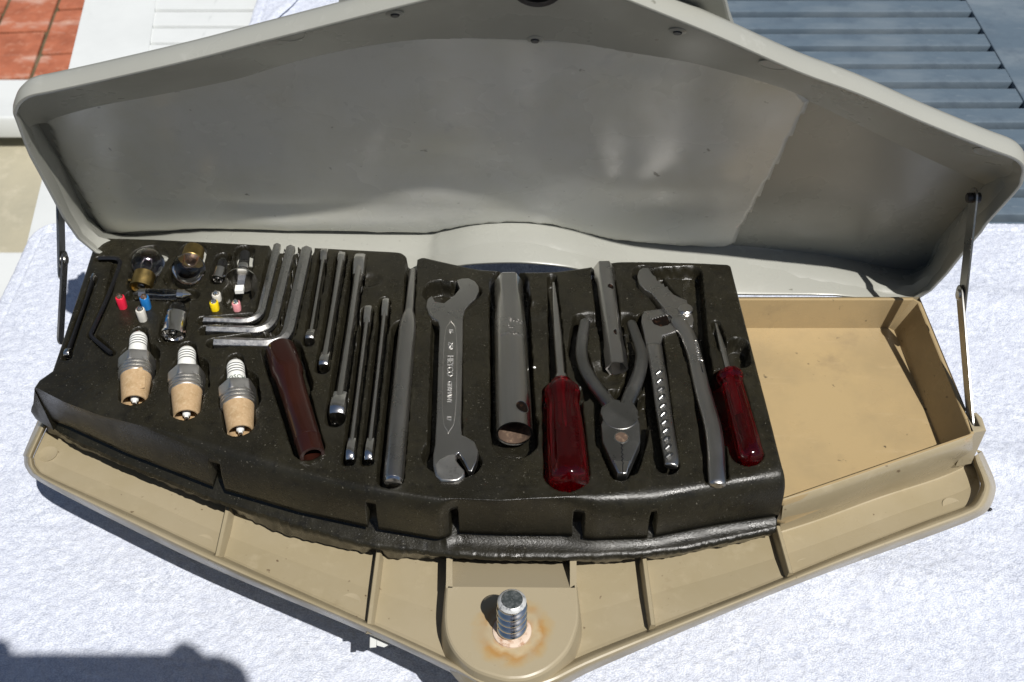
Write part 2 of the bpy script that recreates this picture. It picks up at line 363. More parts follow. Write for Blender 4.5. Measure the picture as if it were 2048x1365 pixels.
# towels ------------------------------------------------------------
def towel(name, label, x0, x1, y0, y1, z, step, rcorner, seed, lumps=2.2, drop=0, hem=True):
    nx = int((x1-x0)/step)+1; ny = int((y1-y0)/step)+1
    X, Y = np.meshgrid(np.linspace(x0, x1, nx), np.linspace(y0, y1, ny))
    Z = np.full_like(X, z)
    Z += (value_noise(X, Y, 90, seed)-.5)*lumps + (value_noise(X+.4*Y, Y, 34, seed+1)-.5)*lumps*.55 + (value_noise(X, Y, 11, seed+2)-.5)*.55
    Z += (value_noise(X+.3*Y, Y*1.25, 2.6, seed+3)-.5)*.85 + (value_noise(X-.4*Y, Y, 5.2, seed+7)-.5)*.5 + (np.random.rand(*X.shape)-.5)*.3
    if seed == 3:
        for yy, am, wd, x0_ in ((P(2000, 575, z)[1], 4.5, 16, 300), (P(2000, 905, z)[1], 5, 18, 260), (P(1900, 1180, z)[1], 4, 22, 120), (P(150, 560, z)[1], 4, 18, -900)):
            Z += am*np.exp(-(((Y-yy)+.12*(X-330)+6*np.sin(X/60))/wd)**2)*np.clip((X-x0_)/90, 0, 1)*(1 if x0_ > -500 else np.clip((-300-X)/60, 0, 1))
        sag = np.clip((P(60, 500, z)[0]+40-X)/90, 0, 1); Z -= 8*sag*sag
    Z += 92*np.exp(-((X-5)/85)**4 - ((Y-188)/36)**2)*(seed == 3)        # hump added behind the hinge so the lid shades the towel there
    # hem: stitched border, thinner, and rounded edge dropping to the table
    d = np.minimum(np.minimum(X-x0, x1-X), np.minimum(Y-y0, y1-Y))
    cx = np.clip(X, x0+rcorner, x1-rcorner); cy = np.clip(Y, y0+rcorner, y1-rcorner)
    dc = rcorner-np.hypot(X-cx, Y-cy); corner = (cx != X) & (cy != Y); d = np.where(corner, np.minimum(d, dc), d)
    Z -= np.where(d < 5, (1-np.sqrt(np.clip(1-((5-d)/5)**2, 0, 1)))*7, 0)
    if hem: Z -= 1.2*np.exp(-((d-14)/1.2)**2) + .0
    keep = (d[:-1, :-1] > 0) & (d[1:, 1:] > 0) & (d[:-1, 1:] > 0) & (d[1:, :-1] > 0)
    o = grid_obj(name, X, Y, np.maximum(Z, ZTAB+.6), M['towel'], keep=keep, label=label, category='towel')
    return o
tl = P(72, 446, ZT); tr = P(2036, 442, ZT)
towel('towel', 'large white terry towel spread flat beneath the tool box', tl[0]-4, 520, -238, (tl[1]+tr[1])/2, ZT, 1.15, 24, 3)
t2 = P(493, 60, ZTAB+4); t2r = P(800, 20, ZTAB+4)
towel('folded_towel', 'small white towel with ribbed hem lying behind the lid on the left', t2[0], t2[0]+330, t2[1]-60, t2[1]+330, ZTAB+9, 1.6, 6, 9, 5)
# ribbed diagonal hem fold of the small towel
hp = [P(520, 66, ZTAB+12), P(548, 32, ZTAB+13), P(575, 8, ZTAB+13), P(600, -20, ZTAB+12)]
fold = sweep(smooth_path(hp, 8), 7, 10, sy=.45); o = mk('hem_fold', fold[0], fold[1], M['towel'], bpy.data.objects['folded_towel'])

# ================================================================== TOOL BOX
box_t = thing('tool_box', 'open beige and grey plastic tool box with raised lid and side stays', 'tool box', at((0, 0, -150)))
WB = dict(parent=box_t, world=True)
ZR, ZF = -59., -71.
O = [(90, 808), (50, 900), (48, 915), (53, 939), (88, 969), (264, 1059.5), (439, 1143), (747, 1273), (900, 1345), (965, 1380), (1040, 1395), (1120, 1375), (1200, 1335), (1500, 1207), (1687, 1134), (1875, 1067), (1955, 1035), (1979, 1016), (1991, 985), (1989, 960), (1974, 924), (1964, 903)]
I = [(110, 822), (70, 905), (68, 920), (75, 938), (105, 958), (272, 1033), (433, 1108), (732, 1242), (896, 1317), (964, 1352), (1027, 1363), (1085, 1349), (1200, 1297), (1500, 1182), (1690, 1105), (1850, 1043), (1920, 1018), (1945, 1005), (1960, 975), (1957, 955), (1946, 926), (1945, 915)]
K = [(128, 822), (110, 870), (112, 880), (125, 890), (150, 900), (300, 950), (440, 1005), (745, 1090), (895, 1105), (960, 1105), (1027, 1108), (1085, 1108), (1200, 1108), (1430, 1085), (1560, 1062), (1745, 997), (1880, 953), (1930, 932), (1946, 924), (1946, 922), (1946, 920), (1945, 912)]
def Pz(lst, z): return [P(u, v, z) for u, v in lst]
def mixpx(a, b, t): return [(p[0]*(1-t)+q[0]*t, p[1]*(1-t)+q[1]*t) for p, q in zip(a, b)]
prof = [(0.0, -82), (.10, -76), (.22, -68), (.36, -61.5), (.48, ZR-.6), (.6, ZR), (.72, ZR-.3), (.8, ZR-1.2), (.87, -62.)]
rows = [smooth_path(Pz(mixpx(O, I, t), z), 6) for t, z in prof]
inner = smooth_path(Pz(I, -68.6), 6); rows.append(inner)
# underside return
und = [np.array([p[0]*.985, p[1]*.985, -80]) for p in rows[0]]
V, F = loft([und]+rows); mk('rim', V, F, M['tan'], **WB)
Mi = smooth_path(Pz(mixpx(I, K, .04), -69.6), 6); Mf = smooth_path(Pz(mixpx(I, K, .42), -71.6), 6); Mk = smooth_path(Pz(K, ZF-.6), 6)
Mk2 = [np.array([p[0]*.9, p[1]+45, ZF-1]) for p in Mk]
V, F = loft([[p+[0, 0, -.4] for p in inner], Mi, Mf, Mk, Mk2]); mk('tray_floor', V, F, M['tan'], angle=3, **WB)
# under-tub
ring = np.array([(-300, 72), (-300, -36), (-150, -120), (-10, -185), (150, -140), (285, -78), (285, 52)])
tub = [[np.array([x*s, y*s, z]) for x, y in ring] for s, z in ((1., ZF-1.5), (.97, -100), (.9, -138), (.82, -149.5))]
V, F = loft(tub, True); F.append(tuple(range(len(V)-7, len(V)))); mk('tub', V, F, M['tan'], **WB)
# ejector marks: shallow raised discs on the tray floor
def disc_mark(u, v, z, r, parent, mat, nrm=(0, 0, 1)):
    c = P(u, v, z); V, F = lathe([(-.2, r), (.22, r), (.22, r-.5), (.08, r-.9), (.08, .1)], 28)
    mm = frame(c, c+np.asarray(nrm, float), up=(0, 1, 0)); o = mk('moulding_mark', V, F, mat, parent); o.matrix_local = mat_inv(parent) @ mm
for u, v in ((95, 908), (405, 1086), (1612, 1135), (1905, 1012), (700, 1205), (1360, 1232)): disc_mark(u, v, -70.6, 6.6, box_t, M['tan'])
# ribs across the front tray
def rib(a, b, th, ztop, zlow, name='rib'):
    pa = P(*a, ztop); pb = P(*b, ztop); d = (pb-pa); d /= np.linalg.norm(d); n = np.array([-d[1], d[0], 0])
    rows = []
    for off, z in ((-th/2-1.6, zlow), (-th/2-.6, zlow+2), (-th/2, ztop-.8), (-th/2+.6, ztop), (th/2-.6, ztop), (th/2, ztop-.8), (th/2+.6, zlow+2), (th/2+1.6, zlow)):
        rows.append([pa+n*off+[0, 0, z-ztop], pb+n*off+[0, 0, z-ztop]])
    V, F = loft(rows); F.append(tuple(range(0, len(V), 2))); F.append(tuple(range(1, len(V), 2))); return mk(name, V, F, M['tan'], **WB)
rib((456, 1012), (434, 1112), 3.2, -61, -73); rib((757, 1100), (738, 1248), 3.2, -61, -73)
rib((1288, 1112), (1306, 1250), 3.2, -61, -73); rib((1556, 1052), (1582, 1146), 3.0, -61, -73)
# boss with the mounting bolt
ZB = -51.
Bo = [(893, 1160), (890, 1200), (889, 1240), (895, 1275), (915, 1310), (950, 1338), (1000, 1355), (1027, 1358), (1060, 1354), (1100, 1335), (1135, 1300), (1152, 1260), (1157, 1230), (1155, 1190), (1152, 1160)]
bt = smooth_path(Pz(Bo, ZB), 6); cen = np.mean(bt, 0)
def grow(l, d, z): 
    out = []
    for p in l:
        q = p-cen; q[2] = 0; r = np.linalg.norm(q); s = p+q/r*d; s[2] = z; out.append(s)
    return out
back = [P(u, 1174, ZB) for u in np.linspace(1141, 904, 5)]
rows = [grow(bt, 3.5, -73), grow(bt, 1.6, -60), grow(bt, .5, ZB-2.2), grow(bt, -.4, ZB-.6), grow(bt, -1.6, ZB)]
V, F = loft(rows)
n = len(bt); top = list(range(4*n, 5*n))
# ramp between two rails, falling towards the back
r0 = P(905, 1174, ZB); r1 = P(1140, 1176, ZB); r2 = P(1138, 1118, ZB-15); r3 = P(905, 1112, ZB-15)
iv = [i for i in range(n)]
V += [tuple(r0), tuple(r1), tuple(r2), tuple(r3)]; a = len(V)-4
F.append(tuple(top[2:n-2])+(a+1, a)) ; F.append((a, a+1, a+2, a+3))
# rails
for side, (u0, u1) in ((0, (893, 905)), (1, (1140, 1153))):
    p0 = P(u0, 1108, ZB); p1 = P(u1, 1108, ZB); q0 = P(u0-1, 1176, ZB); q1 = P(u1, 1176, ZB)
    if side: q0 = P(u0, 1176, ZB)
    bv = box(0, 1, 0, 1, 0, 1); base = len(V)
    for (x, y) in ((p0[0], p0[1]), (p1[0], p1[1]), (q1[0], q1[1]), (q0[0], q0[1])):
        V.append((x, y, ZB)); V.append((x, y, -73))
    F += [(base, base+2, base+4, base+6)] + [(base+2*i, base+2*i+1, base+2*((i+1) % 4)+1, base+2*((i+1) % 4)) for i in range(4)]
boss_mat = pm('beige_plastic_rust_stained', (.35, .296, .197), .36, bump=(300, .06, .3), rvar=(25, .24, .46))
def stain(m, c):
    t = m.node_tree; N = t.nodes; L = t.links; b = N['Principled BSDF']; tc = N.new('ShaderNodeTexCoord')
    nz = N.new('ShaderNodeTexNoise'); nz.inputs['Scale'].default_value = 110; nz.inputs['Detail'].default_value = 5; L.new(tc.outputs['Object'], nz.inputs['Vector'])
    s1 = N.new('ShaderNodeVectorMath'); s1.operation = 'SUBTRACT'; s1.inputs[1].default_value = c; L.new(tc.outputs['Object'], s1.inputs[0])
    sc = N.new('ShaderNodeVectorMath'); sc.operation = 'MULTIPLY'; sc.inputs[1].default_value = (1, 1, 0); L.new(s1.outputs[0], sc.inputs[0])
    ln = N.new('ShaderNodeVectorMath'); ln.operation = 'LENGTH'; L.new(sc.outputs[0], ln.inputs[0])
    ad = N.new('ShaderNodeMath'); ad.operation = 'MULTIPLY_ADD'; ad.inputs[1].default_value = .012; L.new(nz.outputs['Fac'], ad.inputs[0]); L.new(ln.outputs['Value'], ad.inputs[2])
    cr = N.new('ShaderNodeValToRGB'); e = cr.color_ramp.elements; L.new(ad.outputs[0], cr.inputs[0])
    sc2 = [(.0, (.40, .24, .12)), (.0165, (.42, .22, .10)), (.0195, (.47, .37, .22)), (.0215, (.40, .225, .075)), (.0235, (.36, .20, .065)), (.026, (.38, .26, .11)), (.031, (.35, .296, .197))]
    e[0].position = 0; e[0].color = (*sc2[0][1], 1); e[1].position = sc2[-1][0]; e[1].color = (*sc2[-1][1], 1)
    for p, cc in sc2[1:-1]: x = e.new(p); x.color = (*cc, 1)
    nq = N.new('ShaderNodeTexNoise'); nq.inputs['Scale'].default_value = 70; nq.inputs['Detail'].default_value = 6; L.new(tc.outputs['Object'], nq.inputs['Vector'])
    rq = N.new('ShaderNodeMapRange'); rq.inputs['From Min'].default_value = .4; rq.inputs['From Max'].default_value = .62; rq.inputs['To Min'].default_value = .25; L.new(nq.outputs['Fac'], rq.inputs['Value'])
    mq = N.new('ShaderNodeMix'); mq.data_type = 'RGBA'; mq.inputs[6].default_value = (.35, .296, .197, 1); L.new(rq.outputs[0], mq.inputs['Factor']); L.new(cr.outputs[0], mq.inputs[7]); L.new(mq.outputs[2], b.inputs['Base Color'])
bolt_c = P(1024, 1262, ZB)
loc = np.array(mat_inv(box_t))[:3, :3] @ (bolt_c*S) + np.array(mat_inv(box_t))[:3, 3]
stain(boss_mat, tuple(loc))
mk('bolt_boss', V, F, boss_mat, angle=18, **WB)
# bolt: real helical round thread
Vb = []; Fb = []; segb = 40; HB = 34.; Rb = 8.8; nzb = 90
for i in range(nzb+1):
    z = HB*i/nzb
    for k in range(segb):
        a = 2*math.pi*k/segb; th = math.cos(2*math.pi*z/6.6 - a)
        amp = 1.35*min(1, max(0, (HB-2.5-z)/3)); r = Rb-1.2+amp*th - max(0, z-(HB-3))**2*.22
        Vb.append((r*math.cos(a), r*math.sin(a), z))
for i in range(nzb):
    for k in range(segb):
        k2 = (k+1) % segb; Fb.append((i*segb+k, i*segb+k2, (i+1)*segb+k2, (i+1)*segb+k))
b_o = mk('mounting_bolt', Vb, Fb, M['chrome'], box_t, angle=180); b_o.matrix_local = mat_inv(box_t) @ at(bolt_c)
V, F = lathe([(HB-.4, 6.2), (HB+.5, 5.9), (HB+.5, .8), (HB-.3, .5)], 28)
cap = mk('bolt_end', V, F, pm('grimy_bolt_end', (.05, .06, .06), .6, .4, var=[(400, (.14, .15, .15), .45, .65)], bump=(700, .5, .4)), b_o); cap.rotation_euler = (0, -math.pi/2, 0)
V, F = lathe([(-.3, 11.6), (.9, 11.4), (1.3, 10.6), (1.3, 9)], 36)
V2, F2 = lathe([(HB-2.0, 8.3), (HB-.9, 7.5), (HB-.1, 6.7), (HB+.25, 6.2)], 36, False, False)
rim_o = mk('worn_rim', V2, F2, pm('worn_bright_rim', (.72, .72, .70), .4, .4, var=[(300, (.3, .31, .32), .52, .62)]), b_o); rim_o.rotation_euler = (0, -math.pi/2, 0)
wsh = mk('collar', V, F, pm('flaking_white_seal', (.62, .50, .40), .7, var=[(250, (.40, .24, .15), .5, .65)], bump=(600, .5, .4)), b_o); wsh.rotation_euler = (0, -math.pi/2, 0)
# compartment at the right
ZC, ZCF = -22., -52.
rim_in = [(1440, 600), (1826, 600), (1836, 606), (1941, 866), (1938, 868), (1567, 996), (1500, 985)]
flo_in = [(1440, 657), (1778, 657), (1788, 662), (1882, 893), (1876, 897), (1567, 1030), (1500, 1010)]
fl3 = Pz(flo_in, ZCF); ri3 = Pz(rim_in, ZC)
for i in (5, 6): fl3[i] = np.array([fl3[i][0], ri3[i][1]+2, ZCF])
fl3[4] = np.array([fl3[4][0], ri3[4][1]+2, ZCF]); fl3[3] = np.array([fl3[3][0], ri3[3][1]+4, ZCF])
def ringmix(a, b, t, z): return [np.array([*(p[:2]*(1-t)+q[:2]*t), z]) for p, q in zip(a, b)]
def outset(l, d, z=None):
    c = np.mean(l, 0); out = []
    m_ = len(l)
    for i, p in enumerate(l):
        a = l[i-1]; b = l[(i+1) % m_]; t = (b-a)[:2]; t = t/np.linalg.norm(t); nn = np.array([t[1], -t[0]])
        if nn @ (p-c)[:2] < 0: nn = -nn
        q = p.copy(); q[:2] += nn*d; q[2] = p[2] if z is None else z; out.append(q)
    return out
fin_ = [outset(fl3, -5, ZCF)]+[ringmix(fl3, ri3, .0, ZCF+.2), ringmix(fl3, ri3, .04, ZCF+1.4), ringmix(fl3, ri3, .10, ZCF+3), ringmix(fl3, ri3, .98, ZC-.5), outset(ri3, .5, ZC), outset(ri3, 2.2, ZC), outset(ri3, 2.6, ZC-.6), outset(ri3, 2.6, -27)]
V, F = loft(fin_, True); F.append(tuple(range(7)))
mk('compartment', V, F, M['tan_floor'], **WB)
# outer skirt of the compartment (back and right), down to the tray
sk = [P(1440, 598, ZC-1), P(1834, 598, ZC-1), sub(P(1834, 598, ZC-1), P(1944, 866, ZC-1), .86)]
V, F = loft([[p+[2.4, 2.0, 0] for p in sk], [p+[3.5, 4, -52] for p in sk]]); mk('outer_wall', V, F, M['tan'], **WB)
# sloping apron in front of the compartment
T0 = [(1568, 998), (1644, 975), (1780, 928), (1915, 881), (1945, 868)]; T1 = [(1559, 1064), (1640, 1038), (1760, 994), (1880, 955), (1946, 925)]
rows = [Pz(mixpx(T0, T1, t), ZC+.3+(-70.5-ZC)*zf) for t, zf in ((0, 0), (.05, .01), (.3, .18), (.52, .36), (.8, .78), (.93, .96), (1., 1.02), (1.06, 1.03))]
V, F = loft([smooth_path(r, 4) for r in rows]); mk('apron', V, F, M['tan'], angle=60, **WB)
lw = [P(1568, 998, ZC), P(1559, 1064, ZF), P(1530, 1050, ZF), P(1530, 985, ZC)]
mk('apron_end', lw, [(0, 1, 2, 3)], M['tan'], **WB)
# hinge lug with a slot at the right front corner
lug = [P(1944, 868, ZC), P(1973, 861, ZC), P(1966, 838, ZC), P(1953, 824, ZC), P(1945, 828, ZC), P(1948, 851, ZC), P(1960, 851, ZC), P(1957, 838, ZC), P(1949, 832, ZC), P(1938, 828, ZC)]
lug = [P(1941, 866, ZC), P(1973, 860, ZC), P(1965, 836, ZC), P(1953, 824, ZC), P(1946, 826, ZC), P(1952, 833, ZC), P(1960, 852, ZC), P(1949, 852, ZC), P(1941, 833, ZC), P(1932, 835, ZC)]
slab('hinge_lug', lug, (0, 0, -36), M['tan'], box_t, .8, 2)
# white tab hanging under the front rim
pts = [P(740, 1262, -88), P(754, 1266, -88), P(752, 1296, -88), P(739, 1297, -88)]
slab('tab', pts, (0, 3, -1.5), M['white_paint'], box_t, .4, 1)
pts = [P(754, 1268, -88), P(790, 1284, -88), P(768, 1296, -88), P(753, 1292, -88)]
slab('tab', pts, (0, 3, -1.2), M['white_paint'], box_t, .3, 1)

# ---------------------------------------------------------------- lid
H0 = np.array([-320, 100, -25.]); H1 = np.array([300, 75, -25.]); ax = (H1-H0)/np.linalg.norm(H1-H0)
fd = np.array([ax[1], -ax[0], 0.])
LANG = math.radians(71.5)
lu = math.cos(LANG)*fd + math.sin(LANG)*np.array([0, 0, 1.]); ln_ = math.sin(LANG)*fd - math.cos(LANG)*np.array([0, 0, 1.])
def lid_px(u, v, wdep, tilt=0.0):
    """point on the lid plane w = wdep + tilt*u_height (w measured towards the viewer)"""
    n = ln_ - tilt*lu; return onplane(u, v, H0 + ln_*wdep, n)
def luw(p): q = np.asarray(p)-H0; return q @ ax, q @ lu, q @ ln_
D0, TILT = -40., .045
bot = [((1832, 604), (1830, 545)), ((1668, 594), (1650, 512)), ((1474, 592), (1480, 492)), ((1330, 585), (1330, 487)), ((1230, 565), (1230, 478)), ((1150, 541), (1140, 456)), ((1071, 531), (1071, 444)), ((1009, 529), (1009, 442)), ((934, 533), (950, 447)), ((880, 543), (880, 462)), ((820, 552), (840, 466)), ((600, 545), (600, 464)), ((400, 528), (400, 462)), ((188, 508), (208, 468))]
lef = [((75, 347), (118, 320)), ((30, 245), (72, 252)), ((25, 224), (62, 236))]
top = [(36, 203), (58, 190), (101, 181), (203, 159), (381, 118), (520, 82), (700, 36), (830, 3), (980, -34), (1106, -50), (1200, -24), (1300, 15), (1440, 72), (1596, 141), (1721, 187), (1849, 243), (1978, 295), (2033, 316)]
rig = [((2052, 335), (1985, 352)), ((2049, 358), (1975, 366)), ((2040, 380), (1950, 396)), ((1980, 446), (1900, 454)), ((1950, 484), (1872, 487))]
Bp = []; Ep = []
for b, e in bot+lef: Bp.append(lid_px(*b, 0)); Ep.append(lid_px(*e, D0, TILT))
for b in top:
    p = lid_px(*b, 0); Bp.append(p); a_, u_, w_ = luw(p); u2 = u_-30; Ep.append(H0+ax*a_+lu*u2+ln_*(D0+TILT*u2))
for b, e in rig: Bp.append(lid_px(*b, 0)); Ep.append(lid_px(*e, D0, TILT))
print('LID bottom u:', [tuple(round(x) for x in luw(p)) for p in Ep[:14]]); print('LID B u:', [tuple(round(x) for x in luw(p)) for p in Bp])
Bs = smooth_path(Bp, 4, True); Es = smooth_path(Ep, 4, True); NL = len(Bs); lc = np.mean(Bs, 0)
def inset(l, d):
    out = []
    for i, p in enumerate(l):
        t = l[(i+1) % NL]-l[i-1]; t /= np.linalg.norm(t); nn = np.cross(ln_, t); 
        if nn @ (lc-p) < 0: nn = -nn
        out.append(p+nn*d)
    return out
lid = mk('lid', *(lambda rows: (rows[0], rows[1]))(loft(
    [[p-ln_*3 for p in inset(Es, 3)], Es, [sub(e, b, .10)-ln_*0 for e, b in zip(Es, inset(Bs, 4))], [sub(e, b, .5)-ln_*1.5 for e, b in zip(Es, inset(Bs, 3.6))], [p-ln_*2 for p in inset(Bs, 3.2)], [p-ln_*.3 for p in inset(Bs, 2.6)], inset(Bs, 1.6), [p-ln_*.3 for p in inset(Bs, .6)], [p-ln_*2 for p in Bs],
     [p-ln_*6 for p in inset(Bs, -.8)], [p-ln_*11 for p in inset(Bs, -.6)], [p-ln_*14.5 for p in inset(Bs, .8)], [sub(p, e, .4)-ln_*9 for p, e in zip(inset(Bs, 4), Es)], [p+lu*0-ln_*5 for p in inset(Es, -1)], [p-ln_*6 for p in inset(Es, 2)]], True)), M['grey'], angle=50, **WB)
# panel sheet (front) and back sheet
def sheet(l, off, name, mat, parent): return mk(name, [p+ln_*off for p in l], [tuple(range(len(l)))], mat, parent, world=True)
MW[lid.name] = MW[box_t.name].copy()
sheet(inset(Es, -.5), .05, 'lid_panel', M['grey'], lid); sheet(inset(Es, 1), -5.8, 'lid_back', M['grey'], lid)
# raised flange along the top of the panel, its lower edge curves
fl = [(100, 246), (205, 218), (320, 195), (480, 162), (640, 121), (800, 96), (900, 94), (1000, 96), (1150, 104), (1300, 122), (1450, 152), (1600, 196), (1720, 252), (1840, 310), (1975, 372)]
fl3 = [lid_px(u, v, D0+.6, TILT) for u, v in smooth_path([np.array(p) for p in fl], 4)]
upb = []
for p in fl3:
    a_, u_, w_ = luw(p)
    best = min((q for q in Bs if luw(q)[1] > 60), key=lambda q: abs(luw(q)[0]-a_)); ub = max(luw(best)[1]-3.6, u_+2)
    upb.append(H0+ax*a_+lu*ub-ln_*3.5)
# sloping inner face: from the panel forward to just behind the rim edge
rows = [[p-ln_*1. for p in fl3], fl3, [sub(p, q, .04)-ln_*.3 for p, q in zip(fl3, upb)], [sub(p, q, .5)-ln_*2.2 for p, q in zip(fl3, upb)], [sub(p, q, .9)-ln_*.8 for p, q in zip(fl3, upb)], upb]
V, F = loft(rows); flange = mk('inner_slope', V, F, M['grey'], lid, angle=60, world=True)
FLN = np.cross(fl3[31]-fl3[27], upb[29]-fl3[29]); FLN /= np.linalg.norm(FLN); FLN *= np.sign(FLN @ ln_); FLP = sub(fl3[29], upb[29], .5)-ln_*1.4
# foam liner pad glued to the panel
pad = [(104, 232), (106, 262), (122, 318), (140, 350), (166, 394), (190, 440), (206, 461), (228, 466), (400, 459), (520, 460), (700, 463), (850, 466), (890, 459), (950, 449), (1040, 445), (1110, 452), (1170, 467), (1230, 480), (1330, 490), (1420, 495), (1452, 494), (1468, 484), (1474, 468), (1500, 424), (1545, 342), (1586, 262), (1614, 208), (1612, 196), (1560, 150), (1450, 120), (1300, 92), (1000, 70), (800, 70), (480, 130), (320, 170)]
pp = smooth_path([np.array(p, float) for p in pad], 6, True); rnd = random.Random(4)
pp = [p+np.array([rnd.uniform(-1.2, 1.2), rnd.uniform(-1.2, 1.2)]) if i < 28*6 else p for i, p in enumerate(pp)]
poly = np.array([luw(lid_px(u, v, D0+2, TILT))[:2] for u, v in pp])
def inside(px, py, poly):
    r = np.zeros(px.shape, bool); j = len(poly)-1
    for i in range(len(poly)):
        xi, yi = poly[i]; xj, yj = poly[j]
        c = ((yi > py) != (yj > py)) & (px < (xj-xi)*(py-yi)/(yj-yi+1e-12)+xi); r ^= c; j = i
    return r
def dist_poly(px, py, poly):
    d = np.full(px.shape, 1e9)
    for i in range(len(poly)):
        a = poly[i-1]; b = poly[i]; ab = b-a; L2 = ab @ ab + 1e-9
        t = np.clip(((px-a[0])*ab[0]+(py-a[1])*ab[1])/L2, 0, 1); d = np.minimum(d, np.hypot(px-a[0]-t*ab[0], py-a[1]-t*ab[1]))
    return d
gx, gy = np.meshgrid(np.arange(poly[:, 0].min()-2, poly[:, 0].max()+2, 2.2), np.arange(poly[:, 1].min()-2, poly[:, 1].max()+2, 2.2))
dd = dist_poly(gx, gy, poly); ins = inside(gx, gy, poly); sd = np.where(ins, dd, -dd)
prof_ = np.clip(sd/2.2, 0, 1); prof_ = np.sqrt(np.clip(1-(1-prof_)**2, 0, 1))
hh = 2.6*prof_ + (value_noise(gx*.36, gy, 50, 5)-.5)*8*np.clip(sd/20, 0, 1) + (value_noise(gx, gy, 30, 6)-.5)*.5*np.clip(sd/10, 0, 1) - 3.0*np.exp(-((gy-8)/16)**2)*np.clip(sd/30, 0, 1)*0
hh = np.where(sd > -2.3, np.maximum(hh, -0.2), -.2)
W3 = H0 + gx[..., None]*ax + gy[..., None]*lu + (D0+.3+TILT*gy+hh)[..., None]*ln_
keep = ins[:-1, :-1] | ins[1:, 1:] | ins[:-1, 1:] | ins[1:, :-1]
mi = np.array(mat_inv(box_t)); Wl = W3*S @ mi[:3, :3].T + mi[:3, 3]
po = grid_obj('liner_pad', Wl[..., 0]/S, Wl[..., 1]/S, Wl[..., 2]/S, M['pad'], parent=lid, keep=keep)
# screws, lock tube, mould marks on the lid
def lid_disc(u, v, wd, r, h, name, mat, parent, ring=False):
    c = lid_px(u, v, wd, TILT); V, F = lathe([(-h, r), (h*.6, r), (h, r*.82), (h, .3)] if not ring else [(-.2, r), (.25, r), (.25, r-.5), (.05, r-1), (.05, .1)], 24)
    o = mk(name, V, F, mat, parent); o.matrix_local = mat_inv(box_t) @ frame(c, c+ln_, up=tuple(lu)); return o
def slope_disc(u, v, r, h, name, mat, ring=False, up_=0.):
    n = np.cross(ax, lu); best = min(range(len(fl3)), key=lambda i: min(np.linalg.norm(ray(u, v)/np.linalg.norm(ray(u, v)) - (sub(fl3[i], upb[i], t)-CAM)/np.linalg.norm(sub(fl3[i], upb[i], t)-CAM)) for t in (.2, .4, .6, .8)))
    i0, i1 = max(best-1, 0), min(best+1, len(fl3)-1); nn = np.cross(fl3[i1]-fl3[i0], upb[best]-fl3[best]); nn /= np.linalg.norm(nn); nn *= np.sign(nn @ ln_)
    c = onplane(u, v, fl3[best], nn)-nn*1.6
    V, F = lathe([(-h, r), (h*.6, r), (h, r*.82), (h, .3)] if not ring else [(-.6, r), (.3, r), (.3, r-.6), (.0, r-1), (.0, .1)], 24)
    o = mk(name, V, F, mat, lid); o.matrix_local = mat_inv(box_t) @ frame(c+nn*up_, c+nn*(up_+1), up=tuple(lu))
for u, v in ((790, 31), (1070, 82), (1355, 66)):
    slope_disc(u, v, 5., 1.5, 'screw_seat', M['grey']); slope_disc(u, v, 2.6, 1.9, 'screw', M['black_steel'], up_=.4)
for u, v in ((580, 76), (1548, 134), (1975, 308)): slope_disc(u, v, 9., .4, 'moulding_mark', M['grey'], True, up_=.6)
lid_disc(1952, 332, D0+.6, 9, .3, 'moulding_mark', M['grey'], lid, True)
c = onplane(1075, -32, sub(fl3[len(fl3)//2], upb[len(fl3)//2], .6), ln_); V, F = lathe([(-4, 14), (3, 14), (3.6, 13.4), (3.6, 10), (-5, 10)], 32, cap1=True)
o = mk('lock_socket', V, F, M['black_steel'], lid); o.matrix_local = mat_inv(box_t) @ frame(c, c+ln_, up=tuple(lu))
# curved bracket standing behind the top edge of the lid
br = [(676, 12), (690, 2), (698, -14), (702, -24), (716, -42), (760, -52), (1380, -52), (1424, -42), (1442, -24), (1452, 6), (1460, 38), (1470, 66), (1440, 58), (1360, 24), (1300, 0), (1106, -70), (830, -20)]
slab('bracket', [lid_px(u, v, -34-.3*222, .3) for u, v in br], tuple(-ln_*8), M['grey'], lid, 1.5, 2)

# ---------------------------------------------------------------- lid stays
def stay(xp, pts, thick, side):
    A, J, Bq = [onplane(u, v, [x, 0, 0], np.array([1., 0, 0])) for (u, v), x in zip(pts, xp)]
    st = mk('lid_stay', *lathe([(-3, .1), (-3, 3.2), (-1.6, 4), (2.2, 4), (2.6, 3.4), (2.6, .1)], 20, False, False), M['dark_steel'], box_t)
    st.matrix_local = mat_inv(box_t) @ frame(J, J+np.array([side, 0, 0]), up=(0, 0, 1)); MW[st.name] = frame(J, J+np.array([side, 0, 0]), up=(0, 0, 1))
    def bar(a, b, wd, off, ext0, ext1):
        d = (b-a); L = np.linalg.norm(d); d = d/L; n = np.cross([1., 0, 0], d); n /= np.linalg.norm(n); out = []
        a = a - d*ext0; b = b + d*ext1
        for k in range(9): t = math.pi*(.5+k/8); out.append(a+d*wd*math.cos(t)+n*wd*math.sin(t))
        for k in range(9): t = math.pi*(-.5+k/8); out.append(b+d*wd*math.cos(t)+n*wd*math.sin(t))
        return slab('arm', [p+[off, 0, 0] for p in out], (thick, 0, 0), M['plier_steel'], st, .3, 1)
    bar(A, J, 6., -thick-.3 if side < 0 else .3, 1, 9); bar(J, Bq, 4.8, .3 if side < 0 else -thick-.3, 2, 3)
    for q, nm in ((A, 'pivot'),):
        V, F = lathe([(-5, 3.4), (3, 3.4), (3.6, 2.6), (3.6, .1)], 18); o = mk(nm, V, F, M['black_steel'], st); o.matrix_local = MW[st.name].inverted() @ frame(q, q+np.array([-side, 0, 0]))
    return st
stay((303, 306, 305), ((1944, 396), (1923, 590), (1944, 838)), 1.6, 1)
